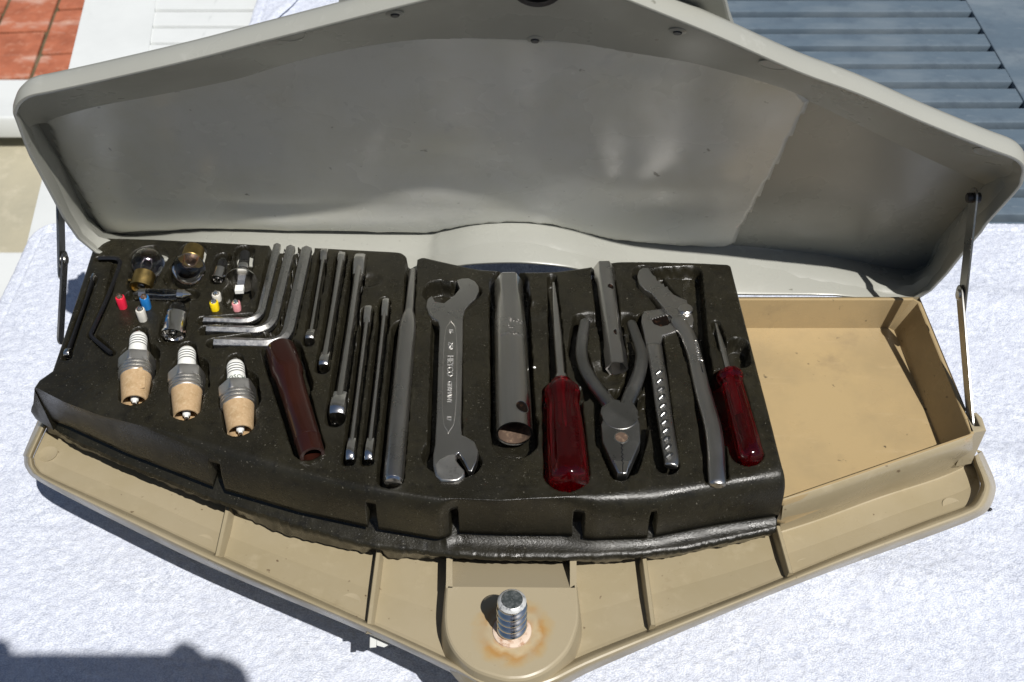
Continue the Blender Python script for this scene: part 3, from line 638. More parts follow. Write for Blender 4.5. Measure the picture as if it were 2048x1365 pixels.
stay((-322, -321, -318), ((121, 302), (126, 520), (118, 668)), 1.6, -1)

# ================================================================== FOAM TRAY
NX, NY = 640, 270
back_px = [(190, 476), (300, 478), (500, 487), (700, 498), (790, 503), (806, 505), (818, 520), (832, 522), (842, 513), (870, 520), (950, 538), (1030, 545), (1110, 543), (1180, 533), (1230, 523), (1300, 522), (1400, 525), (1462, 528)]
crest_px = [(66, 772), (130, 805), (200, 832), (350, 868), (500, 905), (650, 950), (800, 983), (900, 998), (1000, 1003), (1200, 990), (1400, 962), (1500, 945), (1566, 928)]
lip_px = [(62, 822), (75, 830), (130, 850), (250, 905), (430, 975), (600, 1025), (740, 1056), (881, 1080), (914, 1066), (1000, 1070), (1132, 1071), (1186, 1080), (1299, 1076), (1430, 1050), (1558, 1030)]
ledge_px = [(84, 838), (140, 880), (250, 930), (430, 1003), (600, 1056), (740, 1094), (900, 1112), (1000, 1117), (1135, 1118), (1280, 1112), (1374, 1100), (1552, 1062)]
foot_px = [(100, 872), (185, 914), (308, 965), (433, 1016), (452, 1008), (470, 1030), (571, 1076), (735, 1112), (754, 1100), (775, 1122), (880, 1122), (1008, 1131), (1125, 1132), (1219, 1135), (1290, 1122), (1303, 1131), (1430, 1102), (1538, 1080)]
sarr = np.linspace(0, 1, NX)
ZL = np.interp(sarr, [0, .25, .53, .57, 1], [-47, -47, -45, -42.5, -42])
def curve(px, z):
    px = np.array(px, float); u = px[0, 0]+(px[-1, 0]-px[0, 0])*sarr; v = np.interp(u, px[:, 0], px[:, 1])
    k = np.ones(9)/9; v = np.convolve(np.pad(v, 4, 'edge'), k, 'valid')
    zz = z if isinstance(z, np.ndarray) else np.full(NX, z); return np.array([P(a, b, c) for a, b, c in zip(u, v, zz)]), u
Bk, ub = curve(back_px, -1.); Cr, ucr = curve(crest_px, 0.); Lp, ulp = curve(lip_px, -36.); Lg, ulg = curve(ledge_px, ZL); Ft, uft = curve(foot_px, -70.)
tt = np.linspace(0, 1, NY)[:, None]
TX = (1-tt)*Bk[:, 0]+tt*Cr[:, 0]; TY = (1-tt)*Bk[:, 1]+tt*Cr[:, 1]
# left outline: straight to (103,738) then the lobe
lx = np.array([P(u, v, 0) for u, v in ((190, 476), (146, 610), (103, 738), (76, 757), (66, 772))])
tl_ = (lx[:, 1]-lx[0, 1])/(lx[-1, 1]-lx[0, 1]); xl = np.interp(tt[:, 0], tl_, lx[:, 0]); lin = (1-tt[:, 0])*Bk[0, 0]+tt[:, 0]*Cr[0, 0]
TX = TX + (xl-lin)[:, None]*np.exp(-sarr*14)[None, :]
TZ = np.zeros_like(TX)
# soft edge rounding at the back and sides, gentle overall waviness
ed = TY.max(0)[None, :]-TY
TZ -= np.where(ed < 4, (1-np.sqrt(np.clip(1-((4-ed)/4)**2, 0, 1)))*3.2, 0)
TZ += (value_noise(TX, TY, 60, 21)-.5)*1.2
REC = []      # (points world xy, radii mm, depth)
def rec(px, rad, depth, dx=0):
    pts = [P(u, v, 0)[:2]+np.array([dx, 0]) for u, v in px]; REC.append((pts, rad if isinstance(rad, (list, tuple)) else [rad]*len(pts), depth))
rec([(187, 556), (132, 713)], [2.6, 3.2], 6); rec([(197, 518), (232, 518), (214, 598), (183, 670), (223, 706)], 2.4, 4)
rec([(300, 516), (284, 566)], [13.5, 9.5], 9, -1); rec([(388, 502), (368, 552)], [9.5, 13.5], 9, -1)
rec([(449, 516), (436, 556)], [5.6, 6], 7, -1); rec([(491, 503), (484, 560), (476, 600)], [7, 7, 9], 9, -1); rec([(462, 585), (492, 590)], 6, 7)
rec([(268, 589), (382, 590)], 5.5, 6); rec([(357, 612), (346, 668)], [8, 9.6], 9, -1)
rec([(555, 490), (522, 636), (408, 641)], [5, 4.4, 3.4], 6, -1); rec([(582, 494), (546, 650), (413, 661)], [5.4, 5, 4], 6, -1); rec([(614, 498), (576, 668), (430, 687)], [6, 5.6, 4.4], 6, -1)
for (a, b) in (((278, 664), (269, 808)), ((375, 694), (373, 836)), ((470, 720), (481, 868))):
    m_ = (a[0]*.68+b[0]*.32+3, a[1]*.68+b[1]*.32); m2 = (a[0]*.45+b[0]*.55+2, a[1]*.45+b[1]*.55)
    rec([a, (a[0]*.75+b[0]*.25, a[1]*.75+b[1]*.25)], [5, 7.5], 9); rec([m_, m2], [12.4, 12.8], 11, .5); rec([m2, (b[0]*.87+a[0]*.13, b[1]*.87+a[1]*.13)], [10.5, 9.2], 11, -.5)
rec([(562, 702), (620, 894)], [11.6, 9.6], 12, -1); rec([(562, 702), (585, 770)], [12.8, 12], 11, 1)
rec([(650, 506), (620, 684)], [3.4, 3.6], 6, -1.2); rec([(686, 512), (648, 736)], [4.4, 4.6], 7, -1.4); rec([(722, 520), (674, 838)], [5.4, 6], 8, -1.6)
rec([(738, 622), (700, 922)], [4.2, 4], 7, -1.2); rec([(773, 604), (737, 922)], [4, 4], 7, -1.2)
rec([(826, 500), (818, 640)], [3.6, 4], 7, -.6); rec([(812, 655), (786, 954)], [8, 8], 9, -1.6)
rec([(880, 585), (940, 585)], [12, 8], 9); rec([(897, 620), (893, 900)], [10.5, 10.5], 8, -1); rec([(893, 910), (930, 925)], [14, 11], 9, -1)
rec([(1018, 566), (1022, 600)], [14, 14], 11); rec([(1020, 600), (1028, 845)], [14, 14], 11, -.5); rec([(1028, 845), (1030, 880)], [15, 14], 11)
rec([(862, 645), (1500, 640)], 0, 0) if False else None
rec([(1107, 555), (1120, 765)], [3.2, 5.6], 8, -1); rec([(1104, 790), (1160, 790)], 6, 9); rec([(1128, 790), (1138, 946)], [12.4, 13.8], 12, -1.5)
rec([(1168, 640), (1160, 700), (1178, 755), (1212, 800)], [5.5, 6, 6.5, 6], 9, -2); rec([(1262, 640), (1280, 700), (1274, 760), (1255, 800)], [5.5, 6, 6.5, 6], 9, -1)
rec([(1238, 815), (1241, 880), (1244, 945)], [14.5, 14.5, 6], 9, -1); rec([(1290, 800), (1282, 880), (1262, 940)], [3.5, 4, 4], 8)
rec([(1207, 540), (1233, 722)], [8, 8.4], 10, -1)
rec([(1292, 548), (1340, 605), (1385, 660), (1410, 760), (1432, 900), (1438, 970)], [9, 9.5, 9.5, 7.5, 7.5, 7], 9, -1)
rec([(1320, 545), (1385, 545), (1388, 600), (1398, 690)], [5, 7, 7, 6], 8); rec([(1300, 645), (1310, 700), (1322, 800), (1340, 930)], [9, 8, 7.5, 7], 9, -1.5); rec([(1300, 640), (1350, 640)], 8, 8)
rec([(1432, 648), (1458, 745)], [3, 4.4], 8); rec([(1454, 764), (1495, 906)], [11, 9.8], 13, -.5); rec([(1478, 690), (1480, 720)], 7, 9)
for pts, rad, dep in REC:
    if len(pts) < 2: continue
    sdm = np.full(TX.shape, 1e9)
    for i in range(len(pts)-1):
        a, b = pts[i], pts[i+1]; ab = b-a; t = np.clip(((TX-a[0])*ab[0]+(TY-a[1])*ab[1])/(ab @ ab+1e-9), 0, 1)
        sdm = np.minimum(sdm, np.hypot(TX-a[0]-t*ab[0], TY-a[1]-t*ab[1])-(rad[i]*(1-t)+rad[i+1]*t))
    sdm = sdm + (value_noise(TX, TY, 5, 31)-.5)*.7
    f = np.clip((.6-sdm)/1.15, 0, 1); f = f*f*(3-2*f)
    TZ = np.minimum(TZ, -dep*1.55*f + TZ*(1-f))
# shallow side scoops beside the tools (finger holes), as in the photograph
for u, v, r, dep in ((905, 600, 15, 3), (1060, 620, 12, 3), (755, 640, 18, 2.2), (620, 560, 22, 2), (1180, 640, 9, 6), (1250, 640, 9, 6), (1222, 745, 14, 4), (735, 560, 9, 3)):
    c = P(u, v, 0); d2 = np.hypot((TX-c[0]), (TY-c[1])*1.4)/r; TZ -= dep*np.exp(-d2**4)
TZ += (value_noise(TX, TY, 2.6, 8)-.5)*.35*np.clip(value_noise(TX, TY, 24, 9)*2-.6, 0, 1)
# front wall rows
rows = []
hs = [.22, .42, .58, .71, .82, .90, .955, .985, 1., 1., 1.]; zs = [.01, .035, .075, .13, .20, .30, .43, .58, .75, .9, 1.]
for h, zf in zip(hs, zs):
    r = Cr.copy(); kk = np.exp(-sarr*9); he = (h*(1-kk)+zf*kk)[:, None]; r[:, :2] = Cr[:, :2]*(1-he)+Lp[:, :2]*he; r[:, 2] = Lp[:, 2]*zf; rows.append(r)
nfr = len(rows)
# slots cut upwards into the front wall
for us, wd, hgt in ((439, 20, .62), (747, 17, .62), (910, 17, .6), (1156, 22, .62), (1301, 13, .66)):
    m_ = np.abs(ulp-us) < wd/2
    for k, (h, zf) in enumerate(zip(hs, zs)):
        if zf > 1-hgt+.05*0: rows[k][m_, 1] += 11
def off(c, dy, z): r = c.copy(); r[:, 1] += dy; r[:, 2] = z; return r
gapw = np.interp(ulp, [60, 430, 880, 890, 1560], [12, 12, 10, 3.0, 1.6])
r = Lp.copy(); r[:, 1] += gapw; r[:, 2] = -36.6; rows.append(r)
r = Lp.copy(); r[:, 1] += gapw; r[:, 2] = ZL+1.4; rows.append(r)
nz1 = (value_noise(Lg[:, 0], Lg[:, 0]*0, 2.2, 3)-.5)*.45; nz2 = (value_noise(Ft[:, 0], Ft[:, 0]*0, 3, 4)-.5)*.5+(value_noise(Ft[:, 0], Ft[:, 0]*0, 28, 14)-.5)*.7
r = Lg.copy(); r[:, :2] = Lp[:, :2]*.35+Lg[:, :2]*.65; r[:, 2] = ZL+1.2; rows.append(r)
r = Lg.copy(); r[:, 1] += 1.2+nz1*1.2; r[:, 2] = ZL+.4; rows.append(r)
r = Lg.copy(); r[:, 1] += nz1*2; r[:, 2] = ZL-1.7; rows.append(r)
r = Lg.copy(); r[:, :2] = Lg[:, :2]*.55+Ft[:, :2]*.45; r[:, 1] += nz1*2.2+1; r[:, 2] = ZL*.5-34; rows.append(r)
r = Ft.copy(); r[:, 1] += nz2*3; r[:, 2] = -66; rows.append(r)
r = Ft.copy(); r[:, 1] += 6; r[:, 2] = -70.; rows.append(r)
TZ = TZ
for r in rows:
    pass
FX = np.vstack([TX]+[r[None, :, 0] for r in rows]); FY = np.vstack([TY]+[r[None, :, 1] for r in rows]); FZ = np.vstack([TZ]+[r[None, :, 2] for r in rows])
sd_ = np.minimum(FX-FX[:, :1], FX[:, -1:]-FX); FZ = FZ - np.where(sd_ < 4, (1-np.sqrt(np.clip(1-((4-sd_)/4)**2, 0, 1)))*3.2, 0)*np.clip((FZ+30)/10, 0, 1)
# back and side skirts: repeat the border lower down
FX = np.vstack([FX[:1], FX]); FY = np.vstack([FY[:1], FY]); FZ = np.vstack([np.full((1, NX), -40.), FZ])
lowL = FZ[:, :1]*0-44; lowL = np.minimum(lowL, FZ[:, :1]); FX = np.hstack([FX[:, :1]+1, FX, FX[:, -1:]-1]); FY = np.hstack([FY[:, :1], FY, FY[:, -1:]]); FZ = np.hstack([lowL, FZ, np.minimum(FZ[:, -1:]*0-44, FZ[:, -1:])])
foam = grid_obj('foam_tray', FX, FY, FZ, M['foam'], flip=True, label='black moulded rubber foam tray with cut-outs holding the tools', category='tool tray')

# ================================================================== TOOLS
def axis_thing(name, label, cat, a, b, za, zb=None, group=None):
    pa = P(*a, za); pb = P(*b, za if zb is None else zb); return thing(name, label, cat, frame(pa, pb), group), length(pa, pb)
LAB = lambda o, l, c, g=None: (o.__setitem__('label', l), o.__setitem__('category', c), g and o.__setitem__('group', g))

# ---- hex keys (L shape, hexagonal bar)
def hex_key(long_top, corner, short_end, af, z, label, mat):
    pa = P(*long_top, z); pc = P(*corner, z); pb = P(*short_end, z); r = 4.6+af*.3
    d1 = (pa-pc)/length(pa, pc); d2 = (pb-pc)/length(pb, pc)
    path = [pa, pc+d1*r*2.2]+[pc + d1*r*2.2*(1-t)**2 + d2*r*2.2*t*t for t in np.linspace(.1, .9, 7)]+[pc+d2*r*2.2, pb]
    V, F = sweep(path, af/2/math.cos(math.pi/6), 6, rot=math.pi/6)
    o = mk('hex_key', V, F, mat, None, angle=25); LAB(o, label, 'hex key', 'thick hex keys nested in the foam'); 
    md = o.modifiers.new('edge', 'BEVEL'); md.width = .0004; md.segments = 2; md.limit_method = 'ANGLE'; md.angle_limit = math.radians(40)
    return o
hex_key((555, 492), (518, 645), (408, 641), 5.4, -1.5, 'thinnest of three nested steel hex keys, inner one with short arm uppermost', M['steel_rough'])
hex_key((582, 497), (541, 664), (414, 660), 6.6, -1.5, 'middle one of three nested steel hex keys beside the bulbs', M['steel_rough'])
hex_key((614, 500), (571, 690), (429, 687), 7.6, -1.5, 'thickest of three nested steel hex keys, outer one above the spark plugs', M['steel_rough'])
# ---- thin bent key and flat wrench on edge at the left
path = smooth_path([P(197, 517, 1), P(226, 517, 1), P(238, 521, 0), P(238, 534, 0), P(214, 597, 0), P(185, 660, 0), P(182, 670, 0), P(190, 680, 0), P(222, 706, 1)], 5)
o = mk('bent_key', *sweep(path, 1.5, 6), M['black_steel']); LAB(o, 'thin black hex key bent at both ends near the left foam edge', 'hex key')
def edge_wrench(label, a, b, r, heads, z, mat, head_mat, kind='open', group='wrenches standing on edge', thick=None):
    """spanner standing on its edge: seen along its thickness"""
    t, L = axis_thing('wrench', label, 'wrench', a, b, z, group=group)
    pts = [(x, 0, 0) for x in np.linspace(L*.06, L*.94, 9)]
    mk('shank', *sweep(pts, [r*(1.05-.2*math.sin(math.pi*i/8)) for i in range(9)], 12, sx=1., sy=1.7), mat, t)
    for end, (hw, hl) in zip((0, 1), heads):
        x0 = 0 if end == 0 else L-hl; 
        outl = []
        n = 14
        if kind == 'open':
            ys = []
            prof = [(0, .72), (.08, .9), (.3, 1.), (.55, .95), (.78, .62), (1., .5)]
        else: prof = [(0, .45), (.06, .75), (.2, 1.), (.6, 1.), (.85, .7), (1., .5)]
        rr = []
        for q, s in prof:
            xx = x0+hl*q if end == 0 else L-hl*q; rr.append((xx, s))
        if end == 1: rr = rr[::-1]
        V = []; F = []; seg = 14
        for xx, s in rr:
            for k in range(seg):
                a_ = 2*math.pi*k/seg; cy, cz = math.cos(a_), math.sin(a_)
                cy = math.copysign(abs(cy)**.5, cy); cz = math.copysign(abs(cz)**.6, cz)
                V.append((xx, cy*hw*(.85+.15*s), cz*hw*1.5*s))
        for i in range(len(rr)-1):
            for k in range(seg): F.append((i*seg+k, i*seg+(k+1) % seg, (i+1)*seg+(k+1) % seg, (i+1)*seg+k))
        F += [tuple(range(seg))[::-1], tuple((len(rr)-1)*seg+k for k in range(seg))]
        mk('jaw' if kind == 'open' else 'ring_head', V, F, head_mat, t)
    return t
edge_wrench('smallest open ended wrench on edge, nearest the three hex keys', (650, 504), (620, 684), 1.8, ((3.0, 11), (3.4, 9.5)), -1, M['steel'], M['steel'])
edge_wrench('mid sized open ended wrench on edge with bright chrome lower jaw', (685, 511), (648, 737), 2.8, ((3.1, 13), (3.7, 13)), -1, M['steel'], M['chrome'])
edge_wrench('largest open ended wrench on edge with mirror bright lower jaw', (722, 518), (675, 838), 3.3, ((4.8, 20), (5.6, 20)), -1, M['steel'], M['chrome'])
edge_wrench('slim ring wrench on edge beside the large mirror jawed wrench', (738, 615), (700, 923), 2., ((2.9, 17), (3.0, 17)), -1, M['steel'], M['chrome'], 'ring')
edge_wrench('slim ring wrench on edge next to the stepped steel bar', (773, 600), (737, 923), 1.9, ((2.7, 18), (2.8, 17)), -1, M['steel'], M['chrome'], 'ring')
edge_wrench('dark narrow wrench on edge in the slot at the left foam edge', (190, 548), (133, 714), 1.3, ((1.5, 10), (2.2, 7)), -2.5, M['black_steel'], M['steel'], 'ring')
# ---- stepped round bar
t, L = axis_thing('stepped_bar', 'stepped round steel bar between ring wrenches and flat wrench', 'bar', (826, 541), (786, 968), .5)
mk('thin_end', *lathe([(0, 2.2), (.6, 2.6), (L*.20, 2.9), (L*.24, 3.1)], 24), M['dark_steel'], t)
mk('shaft', *lathe([(L*.225, 3.2), (L*.25, 4.6), (L*.29, 5.7), (L*.32, 6.), (L*.975, 6.2), (L*.99, 5.9)], 32, True, True), M['dark_steel'], t)
mk('end_face', *lathe([(L*.985, 5.95), (L*1., 5.3), (L*1.003, 2)], 32), M['chrome'], t)
# ---- flat open ended wrench
wr = [(864, 591), (870, 603), (888, 606), (909, 590), (919, 577), (913, 560), (924, 556.6), (937, 556), (949.6, 562), (957, 572), (958, 583), (951, 598), (940, 607), (930, 620), (926, 636), (925.4, 690), (924, 761), (922, 850), (924, 870), (932, 873), (949, 883), (957, 902), (954, 922), (944, 943), (937, 941), (926, 919), (917, 906), (913, 908), (912, 920), (919, 930), (929, 941), (929, 953), (917, 961), (905, 963), (882, 962), (871, 951), (866, 930), (866, 910), (870, 888), (873, 827), (876, 728), (879, 655), (876, 642), (866, 638), (857, 628), (852, 612), (855, 598)]
wt = thing('open_end_wrench', 'large flat double open ended wrench with raised lettering panel', 'wrench', at(P(900, 750, -5)))
slab('body', [P(u, v, 2.) for u, v in wr], (0, 0, -6.5), M['dark_steel'], wt, 1.3, 3)
slab('polished_jaw', [P(u, v, 2.5) for u, v in ((870, 929), (879, 919), (896, 910), (910, 908), (911, 921), (918, 931), (927.5, 942), (927, 952), (916, 960), (905, 961.5), (883, 960.5), (873, 950))], (0, 0, -1.2), M['plug_steel'], wt, .7, 3)
pc0 = P(908, 645, 2.0); pc1 = P(896, 862, 2.0)
oval = []
ctr = (P(902, 645, 2)+P(897, 862, 2))/2; LL = length(P(902, 640, 2), P(897, 866, 2)); dx_ = (P(897, 866, 2)-P(902, 640, 2))/LL; nx_ = np.array([-dx_[1], dx_[0], 0])
ring_ = []
for k in range(48):
    a = 2*math.pi*k/48; c_, s_ = math.cos(a), math.sin(a)
    xx = np.sign(c_)*abs(c_)**.55*LL/2; yy = s_*min(1, 1.0)*4.6*min(1, (1-abs(xx)/(LL/2))*9+.05); ring_.append(ctr+dx_*xx+nx_*yy+[0, 0, .05])
V, F = sweep([tuple(p) for p in ring_]+[tuple(ring_[0])], .28, 5); mk('panel_outline', V, F, M['plug_steel'], wt, world=True)
def lettering(s, size, c, d, up, parent, mat, depth=.15, name='lettering', bend=0):
    """flat raised letters: centre c (world mm), reading direction d, letters' top towards up"""
    v, f = text_mesh(s, size, depth); d = np.asarray(d, float)/np.linalg.norm(d); up = np.asarray(up, float); up = up-d*(up @ d); up /= np.linalg.norm(up); n = np.cross(d, up)
    if bend:
        ang = v[:, 1]/bend; W_ = c + v[:, :1]*d + (np.sin(ang)*(bend+v[:, 2]))[:, None]*up + (np.cos(ang)*(bend+v[:, 2])-bend)[:, None]*n
    else: W_ = c + v[:, :1]*d + v[:, 1:2]*up + v[:, 2:3]*n
    return mk(name, W_, f, mat, parent, smooth=False, world=True)
M['stamp'] = pm('bright_stamped_steel', (.55, .545, .53), .4, .75)
for s_, fr, sz in (('16', .07, 4.2), ('250', .22, 4.6), ('HEYCO', .42, 5.8), ('GERMANY', .67, 4.1), ('17', .91, 4.2)):
    lettering(s_, sz, ctr+dx_*(fr-.5)*LL*.92+[0, 0, .1], dx_, nx_, wt, M['stamp'], .22)
# ---- long tube socket
t, L = axis_thing('tube_socket', 'long chrome tube socket with cross hole and open rusty mouth', 'socket wrench', (1017, 562), (1029, 868), 1.)
def hexblend(xa, xb):
    def f(r, a, x):
        k = min(1, max(0, (x-xa)/(xb-xa))); return hexr(r, a, x)*(1-k)+r*k
    return f
mk('body', *lathe([(0, 8.2), (1.2, 9.0), (L*.12, 9.3), (L*.16, 9.6), (L*.22, 10.2), (L*.34, 11.), (L*.98, 11.6), (L, 11.4), (L, 10.2), (L-28, 9.9)], 72, True, True, flat=hexblend(L*.10, L*.22)), M['steel'], t, angle=30)
V, F = lathe([(L-27, 9.7), (L-.6, 10.15)], 48, False, False); mk('bore', V, F, M['rust'], t)
hole = P(1043, 842, 11); V, F = lathe([(-.5, 4.0), (.1, 4.1), (.12, 3.4), (-1.5, 3.2)], 24)
def radial_disc(t, x, ang, r, R, name, mat, elong=1.):
    """dark cross hole set into a tube of radius R at axial x and angle ang from the top"""
    V = []; F = []; seg = 24
    for rr, dz in ((r*1.14, .02), (r*1.02, .14), (r, .1), (r*.96, .04)):
        for k in range(seg):
            a = 2*math.pi*k/seg; xx = x+rr*elong*math.cos(a); th = ang + rr*math.sin(a)/R; V.append((xx, -(R+dz)*math.sin(th), (R+dz)*math.cos(th)))
    for i in range(3):
        for k in range(seg): F.append((i*seg+k, i*seg+(k+1) % seg, (i+1)*seg+(k+1) % seg, (i+1)*seg+k))
    o = mk(name+'_rim', V, F, mat, t)
    V = []; F = []
    for q in (1., .75, .5, .25, .02):
        for k in range(seg):
            a = 2*math.pi*k/seg; th = ang+q*r*math.sin(a)/R; V.append((x+q*r*elong*math.cos(a), -(R+.06)*math.sin(th), (R+.06)*math.cos(th)))
    for i in range(4):
        for k in range(seg): F.append((i*seg+k, i*seg+(k+1) % seg, (i+1)*seg+(k+1) % seg, (i+1)*seg+k))
    mk(name, V, F, M['hole'], t)
M['hole'] = pm('shadowed_rusty_bore', (.008, .006, .005), 1., var=[(400, (.05, .025, .015), .55, .7)], spec=0.)  # dark fill painting the shade inside holes that are not cut
radial_disc(t, L*.905, -.5, 4.5, 11.55, 'cross_hole', M['steel'])
cc = np.array(MW[t.name] @ Vector((L*.40*S, 0, 0)))/S; dd_ = np.array(MW[t.name].to_3x3() @ Vector((1, 0, 0)))
# stamped lines run round the tube
def ring_text(t, s, size, x, R, ang0, mat, name='lettering'):
    v, f = text_mesh(s, size, .12); out = []
    for p in v:
        th = ang0 + p[0]/R; rr = R+.02+p[2]; out.append((x-p[1], rr*math.sin(th)*1, rr*math.cos(th)))
    return mk(name, [(a, b, c) for a, b, c in out], f, mat, t, smooth=False)
ring_text(t, 'HEYCO', 4.2, L*.36, 11.1, 0.25, M['dark_steel']); ring_text(t, '21', 4.0, L*.405, 11.15, 0., M['dark_steel']); ring_text(t, 'GERMANY', 4.0, L*.45, 11.2, 0.1, M['dark_steel'])
# ---- double ended short tube socket
t, L = axis_thing('tube_socket', 'short double ended hexagonal tube socket between the plier handles', 'socket wrench', (1207, 534), (1234, 738), 2.)
def dbl(r, a, x):
    k = min(1, max(0, min((x-L*.13)/(L*.05), (L*.80-x)/(L*.04)))); return hexr(r*1.0, a, x)*(1-k)+r*k
mk('body', *lathe([(0, 5.6), (1., 6.4), (L*.13, 6.8), (L*.17, 6.3), (L*.5, 6.1), (L*.79, 6.2), (L*.83, 6.6), (L, 6.7), (L, 5.6), (L-14, 5.4)], 60, True, True, flat=dbl), M['dark_steel'], t, angle=25)
radial_disc(t, L*.27, -.42, 2.5, 6.35, 'cross_hole', M['steel']); radial_disc(t, L*.72, -.42, 2.8, 6.3, 'cross_hole', M['steel'])
# ---- screwdrivers
def screwdriver(label, tip, neck, end, z, rs, rh, big):
    t, L = axis_thing('screwdriver', label, 'screwdriver', tip, end, z); n = length(P(*tip, z), P(*neck, z))
    V, F = lathe([(0, .9), (n*.12, 1.5*rs/3), (n*.3, rs*.75), (n*.55, rs*.95), (n+6, rs)], 20, flat=lambda r, a, x: r*(1-.25*max(0, 1-x/(n*.3))*abs(math.sin(a))))
    mk('blade', V, F, M['steel'], t)
    mk('ferrule', *lathe([(n-5, rs*1.05), (n-4.6, rs*1.35), (n+1, rs*1.4)], 24), M['steel'], t) if big else None
    fl_n = 8
    def flute(r, a, x):
        k = (x-n)/(L-n); m_ = min(1, max(0, (k-.12)/.06))*min(1, max(0, (.86-k)/.06)); return r*(1-.085*m_*(max(0, math.cos(a*fl_n))**.8))
    H = L-n
    if big: prof = [(0, rh*.50), (.015, rh*.58), (.05, rh*.62), (.07, rh*.80), (.10, rh*.93), (.15, rh*.96), (.20, rh*.86), (.26, rh*.84), (.4, rh*.92), (.6, rh*.98), (.8, rh*1.), (.94, rh*1.), (.975, rh*.94), (.995, rh*.78), (1., rh*.4)]
    else: prof = [(0, rh*.55), (.01, rh*.86), (.03, rh*1.02), (.06, rh*1.04), (.085, rh*.95), (.11, rh*.84), (.18, rh*.82), (.3, rh*.86), (.6, rh*.92), (.8, rh*.94), (.93, rh*.92), (.97, rh*.8), (.99, rh*.55), (1., rh*.25)]
    mk('handle', *lathe([(n+H*k, r) for k, r in prof], 96, True, True, flat=flute), M['ruby'], t, angle=60)
    # steel tang seen through the clear handle
    mk('tang', *lathe([(n, rs*.9), (n+H*.45, rs*.8), (n+H*.5, rs*.5)], 16), M['dark_steel'], t)
    return t, L, n
t, L, n = screwdriver('large screwdriver with clear ruby red fluted handle left of the pliers', (1107, 566), (1122, 764), (1139, 972), 1., 3.1, 12.4, True)
sd_dir = np.array(MW[t.name].to_3x3() @ Vector((1, 0, 0))); sd_c = np.array(MW[t.name] @ Vector(((n+(L-n)*.62)*S, 0, 0)))/S
s_up = np.cross([0, 0, 1.], sd_dir); s_n = np.cross(sd_dir, s_up)
lettering('HEYCO', 8., sd_c + s_up*4.5 + s_n*11.0, sd_dir, s_up, t, M['ruby'], .4)
screwdriver('small screwdriver with ruby red handle at the right end of the tray', (1432, 648), (1459, 746), (1505, 926), .5, 2.3, 8.6, False)
# ---- combination pliers
cp = thing('combination_pliers', 'worn steel combination pliers lying jaws down with spread handles', 'pliers', at(P(1240, 830, -5)))
def handle(cl, rad, z0, z1, name, parent, mat, flat=.62, n=6):
    pts = [P(u, v, z0+(z1-z0)*i/(len(cl)-1)) for i, (u, v) in enumerate(cl)]; pts = smooth_path(pts, n)
    rr = list(np.interp(np.linspace(0, 1, len(pts)), np.linspace(0, 1, len(rad)), rad)); rr[0] *= .55; rr[-1] *= .8
    first = pts[0]+(pts[0]-pts[1])*.25
    V, F = sweep([first]+[tuple(p) for p in pts], [rr[0]*.4]+rr, 14, sy=flat)
    return mk(name, V, F, mat, parent, angle=60, world=True)
handle([(1171, 640), (1165, 676), (1163, 710), (1171, 740), (1190, 772), (1214, 803), (1228, 822)], [3.6, 4.0, 4.2, 4.4, 4.6, 4.8, 4.6], 1.5, 0, 'handle', cp, M['plier_steel'], .75)
handle([(1261, 643), (1273, 676), (1283, 712), (1279, 744), (1266, 780), (1256, 805), (1250, 822)], [3.4, 3.8, 4.2, 4.6, 5., 5., 4.6], 1.5, 0, 'handle', cp, M['plier_steel'], .75)
hd = [(1226, 797), (1240, 800), (1241, 812), (1246, 812), (1247, 799), (1263, 800), (1270, 810), (1277, 822), (1275, 834), (1280, 848), (1281, 884), (1266, 918), (1253, 948), (1235, 947), (1219, 915), (1205, 884), (1202, 850), (1206, 838), (1200, 826), (1203, 814), (1214, 806)]
slab('head', [P(u, v, 4.) for u, v in hd], (0, 0, -9.5), M['plier_steel'], cp, 1.2, 3)
c_ = P(1240, 832, 4.05); V, F = lathe([(-.6, 11.4), (.12, 11.3), (.28, 11.0), (.28, .2)], 48); o = mk('joint_disc', V, F, M['plier_steel'], cp, smooth=False); o.matrix_local = mat_inv(cp) @ frame(c_, c_+[0, 0, 1.], up=(0, 1, 0))
c_ = P(1243, 875, 4.1); V, F = lathe([(-.2, 4.7), (.12, 4.6), (.12, 3.9)], 28, False, False); o = mk('pipe_grip_rim', V, F, M['steel'], cp); o.matrix_local = mat_inv(cp) @ frame(c_, c_+[0, 0, 1.], up=(0, 1, 0))
V, F = lathe([(0, 4.1), (.1, 4.1), (.1, .1)], 28, False, False); o = mk('pipe_grip', V, F, M['rust'], cp); o.matrix_local = mat_inv(cp) @ frame(c_, c_+[0, 0, 1.], up=(0, 1, 0))
# jaw parting line with teeth
tz = [];  a0 = P(1243.5, 888, 4.15); a1 = P(1246, 948, 4.15)
for k in range(15): tz.append(sub(a0, a1, k/14)+np.array([(.5 if k % 2 else -.5)*(k < 10), 0, 0]))
mk('jaw_gap', *sweep([tuple(p) for p in tz], .42, 5), M['rubber'], cp, world=True)
jp = [(1224, 918), (1236, 921), (1243, 921), (1250, 921), (1262, 919), (1254, 947), (1237, 946)]
slab('jaw_tip', [P(u, v, 4.3) for u, v in jp], (0, 0, -3), M['steel'], cp, .6, 2)
